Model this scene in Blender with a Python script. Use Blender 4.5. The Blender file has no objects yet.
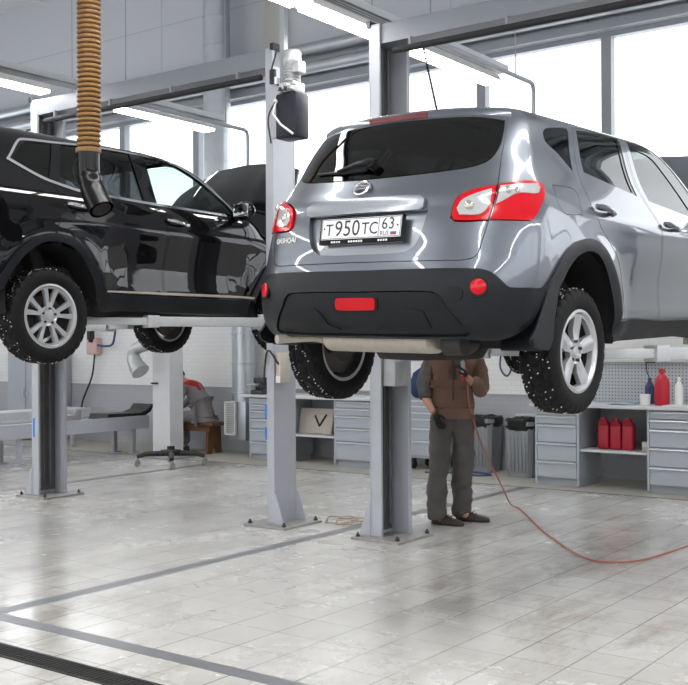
# Car workshop with two raised crossovers, built object by object
import bpy, bmesh, math, random
import numpy as np
from mathutils import Vector, Matrix, geometry
PI = math.pi
R = math.radians
rnd = random.Random(7)
scn = bpy.context.scene
col = scn.collection

# ------------------------------------------------------------------ tagging
def tag(o, label=None, cat=None, group=None, kind=None):
    if label: o['label'] = label
    if cat: o['category'] = cat
    if group: o['group'] = group
    if kind: o['kind'] = kind
    return o

def thing(name, label, cat, loc=(0, 0, 0), rz=0.0, group=None, kind=None):
    o = bpy.data.objects.new(name, None)
    col.objects.link(o)
    o.empty_display_size = 0.1
    o.location = loc
    o.rotation_euler = (0, 0, rz)
    return tag(o, label, cat, group, kind)

def copy_tree(o, parent=None):
    c = o.copy()
    col.objects.link(c)
    if parent is not None:
        c.parent = parent
    for ch in list(o.children):
        copy_tree(ch, c)
    return c

# ------------------------------------------------------------------ materials
def new_mat(name):
    m = bpy.data.materials.new(name)
    m.use_nodes = True
    nt = m.node_tree
    nt.nodes.clear()
    out = nt.nodes.new('ShaderNodeOutputMaterial')
    return m, nt, out

def mat(name, rgb, rough=0.5, metal=0.0, var=0.0, vscale=6.0, bump=0.0, bscale=60.0, coat=0.0, spec=0.5, rvar=0.0, emit=None, estr=0.0, coat_rough=0.04):
    m, nt, out = new_mat(name)
    N, L = nt.nodes, nt.links
    p = N.new('ShaderNodeBsdfPrincipled')
    L.new(p.outputs[0], out.inputs[0])
    p.inputs['Base Color'].default_value = (*rgb, 1)
    p.inputs['Roughness'].default_value = rough
    p.inputs['Metallic'].default_value = metal
    p.inputs['Specular IOR Level'].default_value = spec
    p.inputs['Coat Weight'].default_value = coat
    p.inputs['Coat Roughness'].default_value = coat_rough
    if emit:
        p.inputs['Emission Color'].default_value = (*emit, 1)
        p.inputs['Emission Strength'].default_value = estr
    tc = N.new('ShaderNodeTexCoord')
    if var > 0 or rvar > 0:
        nz = N.new('ShaderNodeTexNoise')
        nz.inputs['Scale'].default_value = vscale
        nz.inputs['Detail'].default_value = 5
        nz.inputs['Roughness'].default_value = 0.65
        L.new(tc.outputs['Object'], nz.inputs['Vector'])
        if var > 0:
            mx = N.new('ShaderNodeMix'); mx.data_type = 'RGBA'
            mx.inputs[6].default_value = (*[max(0, c * (1 - var)) for c in rgb], 1)
            mx.inputs[7].default_value = (*[min(1, c * (1 + var)) for c in rgb], 1)
            L.new(nz.outputs[0], mx.inputs[0])
            L.new(mx.outputs[2], p.inputs['Base Color'])
        if rvar > 0:
            mr = N.new('ShaderNodeMapRange')
            mr.inputs[3].default_value = max(0, rough - rvar)
            mr.inputs[4].default_value = min(1, rough + rvar)
            L.new(nz.outputs[0], mr.inputs[0])
            L.new(mr.outputs[0], p.inputs['Roughness'])
    if bump > 0:
        nb = N.new('ShaderNodeTexNoise')
        nb.inputs['Scale'].default_value = bscale
        nb.inputs['Detail'].default_value = 4
        L.new(tc.outputs['Object'], nb.inputs['Vector'])
        bp = N.new('ShaderNodeBump')
        bp.inputs['Strength'].default_value = bump
        bp.inputs['Distance'].default_value = 0.004
        L.new(nb.outputs[0], bp.inputs['Height'])
        L.new(bp.outputs[0], p.inputs['Normal'])
    return m

def glass_mat(name, tint, ior=1.5, minref=0.0):
    m, nt, out = new_mat(name)
    N, L = nt.nodes, nt.links
    t = N.new('ShaderNodeBsdfTransparent'); t.inputs[0].default_value = (*tint, 1)
    g = N.new('ShaderNodeBsdfGlossy'); g.inputs['Roughness'].default_value = 0.01
    g.inputs[0].default_value = (1, 1, 1, 1)
    lw = N.new('ShaderNodeLayerWeight'); lw.inputs['Blend'].default_value = 0.5
    pw = N.new('ShaderNodeMath'); pw.operation = 'POWER'; pw.inputs[1].default_value = 5.0; L.new(lw.outputs['Facing'], pw.inputs[0])
    f = N.new('ShaderNodeMapRange'); r0 = ((ior - 1) / (ior + 1)) ** 2
    f.inputs[3].default_value = r0; f.inputs[4].default_value = 0.9; L.new(pw.outputs[0], f.inputs[0])
    mx = N.new('ShaderNodeMixShader')
    L.new(f.outputs[0], mx.inputs[0]); L.new(t.outputs[0], mx.inputs[1]); L.new(g.outputs[0], mx.inputs[2])
    L.new(mx.outputs[0], out.inputs[0])
    return m

# ------------------------------------------------------------------ mesh collector
class MB:
    def __init__(self):
        self.v = []; self.f = []; self.m = []; self.sm = []
    def add(self, vs, fs, mi=0, smooth=False):
        b = len(self.v)
        self.v += [tuple(p) for p in vs]
        for f in fs:
            self.f.append(tuple(b + i for i in f)); self.m.append(mi); self.sm.append(smooth)
        return self
    def box(self, c, s, mi=0, rz=0.0, M=None):
        hx, hy, hz = s[0] / 2, s[1] / 2, s[2] / 2
        vs = [Vector((x, y, z)) for x in (-hx, hx) for y in (-hy, hy) for z in (-hz, hz)]
        if rz: vs = [Matrix.Rotation(rz, 3, 'Z') @ v for v in vs]
        if M is not None: vs = [M @ v for v in vs]
        vs = [v + Vector(c) for v in vs]
        return self.add(vs, [(0, 1, 3, 2), (4, 6, 7, 5), (0, 4, 5, 1), (2, 3, 7, 6), (0, 2, 6, 4), (1, 5, 7, 3)], mi)
    def box2(self, a, b, mi=0):
        return self.box([(a[i] + b[i]) / 2 for i in range(3)], [abs(b[i] - a[i]) for i in range(3)], mi)
    def rbox(self, c, s, r=0.01, mi=0, M=None, seg=2):
        bm = bmesh.new()
        bmesh.ops.create_cube(bm, size=1.0)
        for v in bm.verts: v.co = Vector((v.co.x * s[0], v.co.y * s[1], v.co.z * s[2]))
        bmesh.ops.bevel(bm, geom=bm.edges[:], offset=min(r, min(s) * 0.49), segments=seg, profile=0.5, affect='EDGES')
        bm.verts.index_update()
        vs = [v.co.copy() for v in bm.verts]
        if M is not None: vs = [M @ v for v in vs]
        vs = [v + Vector(c) for v in vs]
        fs = [tuple(v.index for v in f.verts) for f in bm.faces]
        bm.free()
        return self.add(vs, fs, mi, True)
    def prism(self, poly, a, b, axis='z', mi=0, smooth=False):
        """extrude a 2-D outline between a and b along an axis; poly in the two other axes (xy, xz or yz)"""
        n = len(poly)
        if axis == 'z': mk = lambda p, h: (p[0], p[1], h)
        elif axis == 'y': mk = lambda p, h: (p[0], h, p[1])
        else: mk = lambda p, h: (h, p[0], p[1])
        vs = [mk(p, a) for p in poly] + [mk(p, b) for p in poly]
        tri = geometry.tessellate_polygon([[Vector((p[0], p[1], 0)) for p in poly]])
        fs = [tuple(reversed(t)) for t in tri] + [tuple(i + n for i in t) for t in tri]
        fs += [(i, (i + 1) % n, (i + 1) % n + n, i + n) for i in range(n)]
        return self.add(vs, fs, mi, smooth)
    def tube(self, pts, r, n=10, mi=0, cap=True, closed=False):
        pts = [Vector(p) for p in pts]
        m = len(pts)
        rs = r if isinstance(r, (list, tuple)) else [r] * m
        vs = []; fs = []
        t0 = (pts[1] - pts[0]).normalized()
        up = Vector((0, 0, 1)) if abs(t0.z) < 0.9 else Vector((1, 0, 0))
        nrm = t0.cross(up).normalized()
        for i, p in enumerate(pts):
            if closed: t = (pts[(i + 1) % m] - pts[i - 1]).normalized()
            elif i == 0: t = t0
            elif i == m - 1: t = (pts[-1] - pts[-2]).normalized()
            else: t = ((pts[i + 1] - p).normalized() + (p - pts[i - 1]).normalized()).normalized()
            nrm = (nrm - t * nrm.dot(t)).normalized()
            bn = t.cross(nrm)
            for k in range(n):
                a = 2 * PI * k / n
                vs.append(p + (nrm * math.cos(a) + bn * math.sin(a)) * rs[i])
        rng = m if closed else m - 1
        for i in range(rng):
            j = (i + 1) % m
            for k in range(n):
                fs.append((i * n + k, i * n + (k + 1) % n, j * n + (k + 1) % n, j * n + k))
        b = len(self.v)
        self.add(vs, fs, mi, True)
        if cap and not closed:
            self.add(vs[:n], [tuple(reversed(range(n)))], mi)
            self.add(vs[-n:], [tuple(range(n))], mi)
        return self
    def lathe(self, prof, n=24, c=(0, 0, 0), mi=0, axis='z', M=None, closed=False, smooth=True):
        """prof: list of (r, h)"""
        vs = []; fs = []
        for r, h in prof:
            for k in range(n):
                a = 2 * PI * k / n
                x, y = r * math.cos(a), r * math.sin(a)
                if axis == 'z': p = Vector((x, y, h))
                elif axis == 'x': p = Vector((h, x, y))
                else: p = Vector((x, h, y))
                if M is not None: p = M @ p
                vs.append(p + Vector(c))
        m = len(prof)
        for i in range(m if closed else m - 1):
            j = (i + 1) % m
            for k in range(n):
                q = (i * n + k, i * n + (k + 1) % n, j * n + (k + 1) % n, j * n + k)
                if axis == 'y': q = tuple(reversed(q))
                fs.append(q)
        return self.add(vs, fs, mi, smooth)
    def cyl(self, a, b, r, n=16, mi=0, r2=None):
        return self.tube([a, b], [r, r if r2 is None else r2], n, mi)
    def sphere(self, c, r, mi=0, u=16, v=10, sc=(1, 1, 1), M=None):
        vs = []; fs = []
        for i in range(v + 1):
            th = PI * i / v
            for k in range(u):
                ph = 2 * PI * k / u
                p = Vector((r * sc[0] * math.sin(th) * math.cos(ph), r * sc[1] * math.sin(th) * math.sin(ph), r * sc[2] * math.cos(th)))
                if M is not None: p = M @ p
                vs.append(p + Vector(c))
        for i in range(v):
            for k in range(u):
                fs.append((i * u + k, (i + 1) * u + k, (i + 1) * u + (k + 1) % u, i * u + (k + 1) % u))
        return self.add(vs, fs, mi, True)
    def build(self, name, mats, parent=None, loc=None, auto=35, bevel=0.0, fix=True):
        me = bpy.data.meshes.new(name)
        me.from_pydata(self.v, [], self.f)
        if not isinstance(mats, (list, tuple)): mats = [mats]
        for m_ in mats: me.materials.append(m_)
        me.polygons.foreach_set('material_index', self.m)
        me.polygons.foreach_set('use_smooth', self.sm)
        if fix:
            bm = bmesh.new(); bm.from_mesh(me)
            bmesh.ops.remove_doubles(bm, verts=bm.verts[:], dist=1e-5)
            dead = [f for f in bm.faces if f.calc_area() < 1e-12]
            if dead: bmesh.ops.delete(bm, geom=dead, context='FACES')
            bmesh.ops.recalc_face_normals(bm, faces=bm.faces[:])
            bm.to_mesh(me); bm.free()
        if any(self.sm): me.set_sharp_from_angle(angle=R(auto))
        o = bpy.data.objects.new(name, me)
        col.objects.link(o)
        if parent is not None: o.parent = parent
        if loc is not None: o.location = loc
        if bevel > 0:
            bv = o.modifiers.new('edge', 'BEVEL'); bv.width = bevel; bv.segments = 2
            bv.limit_method = 'ANGLE'; bv.angle_limit = R(40)
        return o

def smooth_path(pts, n=8):
    """Catmull-Rom through 3-D points"""
    P = [np.array(p, float) for p in pts]
    P = [2 * P[0] - P[1]] + P + [2 * P[-1] - P[-2]]
    out = []
    for i in range(1, len(P) - 2):
        for k in range(n):
            t = k / n
            out.append(tuple(0.5 * ((2 * P[i]) + (-P[i - 1] + P[i + 1]) * t + (2 * P[i - 1] - 5 * P[i] + 4 * P[i + 1] - P[i + 2]) * t * t + (-P[i - 1] + 3 * P[i] - 3 * P[i + 1] + P[i + 2]) * t ** 3)))
    out.append(tuple(P[-2]))
    return out

# ------------------------------------------------------------------ car shells
def pchip(xs, ys):
    xs = np.array(xs, float); ys = np.array(ys, float)
    h = np.diff(xs); d = np.diff(ys) / h
    m = np.zeros(len(xs)); m[0] = d[0]; m[-1] = d[-1]
    for i in range(1, len(xs) - 1):
        if d[i - 1] * d[i] > 0:
            w1, w2 = 2 * h[i] + h[i - 1], h[i] + 2 * h[i - 1]
            m[i] = (w1 + w2) / (w1 / d[i - 1] + w2 / d[i])
    def f(x):
        x = np.clip(x, xs[0], xs[-1])
        i = np.clip(np.searchsorted(xs, x, side='right') - 1, 0, len(xs) - 2)
        t = (x - xs[i]) / h[i]
        return ((1 + 2 * t) * (1 - t) ** 2 * ys[i] + t * (1 - t) ** 2 * h[i] * m[i] + t * t * (3 - 2 * t) * ys[i + 1] + t * t * (t - 1) * h[i] * m[i + 1])
    return f

def soften(f, a, b, sg=0.032):
    """round off the knots of a section curve so that reflections run smoothly"""
    n = 1500; x = np.linspace(a, b, n); y = f(x); h = (b - a) / (n - 1); k = int(3 * sg / h)
    pad = np.arange(1, k + 1)
    ye = np.concatenate([(2 * y[0] - y[pad])[::-1], y, 2 * y[-1] - y[-1 - pad]])
    g = np.exp(-0.5 * (np.arange(-k, k + 1) * h / sg) ** 2); g /= g.sum()
    ys = np.convolve(ye, g, 'valid')
    w = np.clip((b - x) / 0.12, 0, 1); ys = ys * w + y * (1 - w)      # the crown keeps its shape
    return lambda q: np.interp(q, x, ys)

KU = 1.15           # metres of outline per rear / front corner
class Shell:
    """car skin: horizontal plan curves stacked over the height parameter t; u runs round the plan from the middle of the rear"""
    def __init__(self, rows, disp=None):
        A = np.array(rows, float)
        t = A[:, 0]
        self.z, self.W, self.Rr, self.Dr, self.nr, self.Fr, self.Df, self.nf = [soften(pchip(t, A[:, k]), t[0], t[-1]) for k in range(1, 9)]
        self.disp = disp
        self.tmax = t[-1]
    def base(self, u, t):
        u = np.asarray(u, float); t = np.asarray(t, float)
        sg = np.where(u < 0, -1.0, 1.0); a = np.abs(u)
        z, W, Rr, Dr, nr, Fr, Df, nf = [g(t) for g in (self.z, self.W, self.Rr, self.Dr, self.nr, self.Fr, self.Df, self.nf)]
        L = np.maximum(Fr - Df - (Rr + Dr), 0.02)
        # rear corner
        ph = np.clip(a / KU, 0, 1) * PI / 2
        sn, cs = np.abs(np.sin(ph)), np.abs(np.cos(ph))
        k = (sn ** nr + cs ** nr) ** (-1 / nr)
        xr, yr = W * sn * k, Rr + Dr * (1 - cs * k)
        # side
        ys = Rr + Dr + (a - KU)
        # front corner
        ph2 = np.clip((a - KU - L) / KU, 0, 1) * PI / 2
        sn2, cs2 = np.abs(np.sin(ph2)), np.abs(np.cos(ph2))
        k2 = (sn2 ** nf + cs2 ** nf) ** (-1 / nf)
        xf, yf = W * cs2 * k2, Fr - Df + Df * sn2 * k2
        x = np.where(a <= KU, xr, np.where(a <= KU + L, W, xf))
        y = np.where(a <= KU, yr, np.where(a <= KU + L, ys, yf))
        P = np.stack([sg * x, y, z], -1)
        return P
    def normal0(self, u, t, f=None):
        f = f or self.base
        e = 5e-3
        u = np.asarray(u, float); t = np.asarray(t, float)
        du = f(u + e, t) - f(u - e, t)
        tp, tm = np.minimum(t + e, self.tmax - 1e-4), t - e
        dt = f(u, tp) - f(u, tm)
        n = np.cross(du, dt)
        l = np.linalg.norm(n, axis=-1, keepdims=True)
        return n / np.maximum(l, 1e-12)
    def P(self, u, t):
        p = self.base(u, t)
        if self.disp is None: return p
        d = self.disp(np.abs(p[..., 0]), p[..., 1], p[..., 2], np.abs(u), t)
        return p + self.normal0(u, t) * d[..., None]
    def N(self, u, t):
        return self.normal0(u, t, self.P)
    def ut(self, x, y, z):
        """approximate inverse for a point below the roof (t = z there)"""
        t = z
        W, Rr, Dr = self.W(t), self.Rr(t), self.Dr(t)
        if y > Rr + Dr: return (math.copysign(KU + y - Rr - Dr, x), t)
        return (math.copysign(KU * math.atan2(abs(x) / W, 1 - (y - Rr) / Dr) / (PI / 2), x), t)
    def side(self, y, t):
        return KU + y - float(self.Rr(t)) - float(self.Dr(t)) if y > float(self.Rr(t)) + float(self.Dr(t)) else self.rear_y(y, t)
    def rear_y(self, y, t):
        us = np.linspace(0, KU, 200); ys = self.base(us, np.full(200, t))[:, 1]
        return float(np.interp(y, ys, us))
    def rear(self, x, t):
        us = np.linspace(0, KU, 300); xs = self.base(us, np.full(300, t))[:, 0]
        return math.copysign(float(np.interp(abs(x), xs, us)), x)

def outline(pts, n=6, corner=48):
    """closed smooth outline; points where the direction turns by more than `corner` degrees stay sharp"""
    P = np.array([p[:2] for p in pts], float); m = len(P)
    sharp = []
    for i in range(m):
        a, b = P[i] - P[i - 1], P[(i + 1) % m] - P[i]
        ang = abs(math.degrees(math.atan2(a[0] * b[1] - a[1] * b[0], a @ b)))
        sharp.append(ang > corner)
    out = []
    for i in range(m):
        p0, p1, p2, p3 = P[i - 1], P[i], P[(i + 1) % m], P[(i + 2) % m]
        l = np.linalg.norm(p2 - p1)
        m1 = (p2 - p1) if sharp[i] else (p2 - p0) / (np.linalg.norm(p2 - p1) + np.linalg.norm(p1 - p0)) * l
        m2 = (p2 - p1) if sharp[(i + 1) % m] else (p3 - p1) / (np.linalg.norm(p3 - p2) + np.linalg.norm(p2 - p1)) * l
        k = n if l < 0.3 else int(n * l / 0.3) + 1
        for j in range(k):
            t = j / k
            out.append((2 * t ** 3 - 3 * t * t + 1) * p1 + (t ** 3 - 2 * t * t + t) * m1 + (-2 * t ** 3 + 3 * t * t) * p2 + (t ** 3 - t * t) * m2)
    return np.array(out)

def area2(P):
    x, y = P[:, 0], P[:, 1]
    return 0.5 * np.sum(x * np.roll(y, -1) - np.roll(x, -1) * y)

def offset(P, d):
    """move a closed outline inwards by d"""
    if area2(P) < 0: P = P[::-1]
    a = P - np.roll(P, 1, 0); b = np.roll(P, -1, 0) - P
    a /= np.maximum(np.linalg.norm(a, axis=1, keepdims=True), 1e-9); b /= np.maximum(np.linalg.norm(b, axis=1, keepdims=True), 1e-9)
    na = np.stack([-a[:, 1], a[:, 0]], 1); nb = np.stack([-b[:, 1], b[:, 0]], 1)
    n = na + nb; l = np.linalg.norm(n, axis=1, keepdims=True)
    n = n / np.maximum(l, 0.4)
    k = 1 / np.maximum(np.sum(n * na, 1, keepdims=True), 0.5)
    return P + n * k * d

def pip(pts, poly):
    x, y = pts[:, 0][:, None], pts[:, 1][:, None]
    x1, y1 = poly[:, 0][None], poly[:, 1][None]
    x2, y2 = np.roll(poly[:, 0], -1)[None], np.roll(poly[:, 1], -1)[None]
    with np.errstate(divide='ignore', invalid='ignore'):
        c = ((y1 > y) != (y2 > y)) & (x < (x2 - x1) * (y - y1) / (y2 - y1) + x1)
    return (c.sum(1) % 2) == 1

def bdist(pts, poly):
    a = poly; b = np.roll(poly, -1, 0); ab = b - a
    ap = pts[:, None] - a[None]
    t = np.clip((ap * ab[None]).sum(2) / np.maximum((ab * ab).sum(1)[None], 1e-12), 0, 1)
    return np.linalg.norm(ap - t[..., None] * ab[None], axis=2).min(1)

def cdt(outer, holes=(), sp=0.04, spy=None):
    spy = spy or sp
    loops = [outer] + list(holes)
    lo, hi = outer.min(0), outer.max(0)
    gx = np.arange(lo[0] + sp * 0.5, hi[0], sp); gy = np.arange(lo[1] + spy * 0.5, hi[1], spy)
    G = np.array([(x, y) for y in gy for x in gx]) if len(gx) and len(gy) else np.zeros((0, 2))
    if len(G):
        k = pip(G, outer)
        for h in holes: k &= ~pip(G, h)
        G = G[k]
    if len(G):
        k = np.ones(len(G), bool)
        for l in loops: k &= bdist(G, l) > min(sp, spy) * 0.45
        G = G[k]
    V = []; E = []
    for l in loops:
        b = len(V)
        V += [Vector((float(p[0]), float(p[1]))) for p in l]
        E += [(b + i, b + (i + 1) % len(l)) for i in range(len(l))]
    V += [Vector((float(p[0]), float(p[1]))) for p in G]
    vo, eo, fo, *_ = geometry.delaunay_2d_cdt(V, E, [], 0, 1e-7)
    VO = np.array([(v.x, v.y) for v in vo])
    fo = [f for f in fo]
    C = np.array([VO[list(f)].mean(0) for f in fo])
    k = pip(C, outer)
    for h in holes: k &= ~pip(C, h)
    T = []
    for f, q in zip(fo, k):
        if not q: continue
        p = VO[list(f)]
        if area2(p) < 0: f = f[::-1]
        T.append(tuple(f))
    return VO, T

def boundary(T):
    cnt = {}
    for f in T:
        for i in range(3):
            a, b = f[i], f[(i + 1) % 3]
            if (b, a) in cnt: del cnt[(b, a)]
            else: cnt[(a, b)] = 1
    return list(cnt)

def skin_data(Pf, Nf, outer, holes=(), sp=0.04, spy=None, gap=0.0, off=0.0, depth=0.015, raw=False, mi=0, offf=None):
    """a panel: outline (u,t) filled and laid on the surface Pf/Nf, edges turned inwards by depth"""
    o2 = np.array(outer, float) if raw else outline(outer)
    if area2(o2) < 0: o2 = o2[::-1]
    if gap: o2 = offset(o2, gap)
    hs = []
    for h in holes:
        h2 = outline(h)
        if area2(h2) < 0: h2 = h2[::-1]
        if gap: h2 = offset(h2, -gap)
        hs.append(h2)
    V, T = cdt(o2, hs, sp, spy)
    used = sorted({i for f in T for i in f}); ix = {a: b for b, a in enumerate(used)}
    V = V[used]; T = [tuple(ix[i] for i in f) for f in T]
    P = Pf(V[:, 0], V[:, 1]); N = Nf(V[:, 0], V[:, 1])
    o = np.full(len(V), float(off))
    if offf is not None: o = o + offf(V[:, 0], V[:, 1])
    P = P + N * o[:, None]
    verts = [tuple(p) for p in P]; norms = [tuple(n) for n in N]; faces = list(T)
    if depth > 0:
        for a, b in boundary(T):
            f_n = np.cross(P[b] - P[a], (N[a] + N[b]) / 2)
            l = np.linalg.norm(f_n); f_n = f_n / l if l > 1e-12 else N[a]
            k = len(verts)
            verts += [tuple(P[a]), tuple(P[b]), tuple(P[b] - N[b] * depth), tuple(P[a] - N[a] * depth)]
            norms += [tuple(f_n)] * 4
            faces.append((k, k + 3, k + 2, k + 1))
    return verts, norms, faces, [mi] * len(faces)

def mirror_data(d):
    v, n, f, m = d
    return [(-x, y, z) for x, y, z in v], [(-x, y, z) for x, y, z in n], [tuple(reversed(q)) for q in f], list(m)

def skin_build(name, mats, datas, parent=None):
    v, n, f, m = [], [], [], []
    for a, b, c, d in datas:
        k = len(v); v += a; n += b; m += d
        f += [tuple(i + k for i in q) for q in c]
    me = bpy.data.meshes.new(name)
    me.from_pydata(v, [], f)
    me.polygons.foreach_set('use_smooth', [True] * len(f))
    for m_ in (mats if isinstance(mats, (list, tuple)) else [mats]): me.materials.append(m_)
    me.polygons.foreach_set('material_index', m)
    me.normals_split_custom_set_from_vertices(n)
    ob = bpy.data.objects.new(name, me); col.objects.link(ob)
    if parent is not None: ob.parent = parent
    return ob

def text_mb(body, size, mb, fn, mi=0, sx=1.0, extrude=0.0008, align='CENTER'):
    """lettering as mesh: fn maps text-plane (x, y, h) to a point"""
    cu = bpy.data.curves.new('lettering', 'FONT')
    cu.body = body; cu.size = size; cu.extrude = extrude; cu.align_x = align; cu.resolution_u = 3
    ob = bpy.data.objects.new('lettering', cu); col.objects.link(ob)
    dg = bpy.context.evaluated_depsgraph_get()
    me = bpy.data.meshes.new_from_object(ob.evaluated_get(dg))
    vs = [fn(v.co.x * sx, v.co.y, v.co.z) for v in me.vertices]
    fs = [tuple(p.vertices) for p in me.polygons]
    mb.add(vs, fs, mi)
    bpy.data.objects.remove(ob); bpy.data.curves.remove(cu); bpy.data.meshes.remove(me)
    return mb
ROLLSIGN = 1
CAM_H = 1.55
def make_camera():
    cd = bpy.data.cameras.new('camera'); co = bpy.data.objects.new('camera', cd); col.objects.link(co)
    cd.sensor_fit = 'HORIZONTAL'; cd.sensor_width = 36.0
    cd.lens = 36.0 * 1069.8 / 688.0
    cd.shift_y = (346.68 - 342.5) / 688.0
    yaw, roll = 0.634494, -0.0047536
    Rm = Matrix.Rotation(yaw, 4, 'Z') @ Matrix.Rotation(PI / 2, 4, 'X') @ Matrix.Rotation(ROLLSIGN * roll, 4, 'Z')
    co.matrix_world = Matrix.Translation((0, 0, CAM_H)) @ Rm
    cd.clip_start = 0.05; cd.clip_end = 200
    scn.camera = co
    return co
M = {}
M['paint_grey'] = mat('grey metallic paint', (0.135, 0.151, 0.178), 0.30, 0.75, coat=1.0, coat_rough=0.02, var=0.04, vscale=900)
M['paint_light'] = mat('light garnish paint', (0.26, 0.28, 0.31), 0.28, 0.75, coat=1.0)
M['paint_black'] = mat('black paint', (0.004, 0.004, 0.005), 0.035, 0.0, spec=0.5)
M['plastic'] = mat('black textured plastic', (0.010, 0.011, 0.014), 0.36, spec=0.22, bump=0.10, bscale=300, var=0.4, vscale=8, rvar=0.10)
M['plastic2'] = mat('charcoal plastic', (0.009, 0.010, 0.012), 0.40, spec=0.2, bump=0.1, bscale=300, var=0.3, vscale=10, rvar=0.1)
M['gloss_black'] = mat('gloss black', (0.005, 0.005, 0.006), 0.06)
M['car_dark'] = mat('dark trim', (0.008, 0.008, 0.009), 0.8)
M['seat'] = mat('dark seat cloth', (0.02, 0.02, 0.022), 0.85, bump=0.2, bscale=400)
M['engine'] = mat('engine cover', (0.03, 0.03, 0.03), 0.6, var=0.4)
M['underseal'] = mat('dirty underseal', (0.022, 0.020, 0.018), 0.8, var=0.6, vscale=12, bump=0.4, bscale=40)
M['tyre'] = mat('tyre rubber', (0.0065, 0.0065, 0.007), 0.62, spec=0.18, var=0.5, vscale=25, bump=0.15, bscale=200)
M['stud'] = mat('tyre stud', (0.75, 0.75, 0.75), 0.35, 0.6)
M['alloy'] = mat('silver alloy', (0.52, 0.53, 0.55), 0.28, 0.55, var=0.06, vscale=20, coat=0.4)
M['chrome'] = mat('chrome', (0.82, 0.83, 0.85), 0.10, 1.0)
M['mirror'] = mat('mirror glass', (0.8, 0.82, 0.85), 0.02, 1.0)
M['rust'] = mat('brake steel', (0.05, 0.043, 0.04), 0.6, 0.3, var=0.3)
M['dark_metal'] = mat('dark steel', (0.06, 0.06, 0.065), 0.45, 0.7)
M['steel_dull'] = mat('dull muffler steel', (0.42, 0.38, 0.33), 0.55, 0.45, var=0.25, vscale=18, bump=0.2, bscale=30)
M['lens_red'] = mat('red lens', (0.52, 0.003, 0.010), 0.16, spec=0.35)
M['lens_darkred'] = mat('dark red lens', (0.13, 0.006, 0.012), 0.2, spec=0.4)
M['lens'] = mat('clear lens', (0.52, 0.53, 0.54), 0.12, 0.3, coat=1.0, var=0.2, vscale=40)
M['bulb'] = mat('bulb reflector', (0.45, 0.42, 0.38), 0.15, 0.8)
M['plate_white'] = mat('plate white', (0.80, 0.81, 0.83), 0.35)
M['white'] = mat('white lettering', (0.80, 0.80, 0.80), 0.5)
M['ink'] = mat('black lettering', (0.012, 0.012, 0.014), 0.5)
M['red_ink'] = mat('red lettering', (0.5, 0.02, 0.02), 0.5)
M['blue_ink'] = mat('blue lettering', (0.03, 0.06, 0.45), 0.5)
M['glass_dark'] = glass_mat('dark tinted glass', (0.05, 0.055, 0.06), 1.55)
M['glass_rear'] = glass_mat('rear glass', (0.035, 0.04, 0.042), 1.5)
M['glass_green'] = glass_mat('greenish glass', (0.22, 0.28, 0.27), 1.5)
M['glass_clear'] = glass_mat('clear car glass', (0.62, 0.70, 0.69), 1.5)
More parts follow.
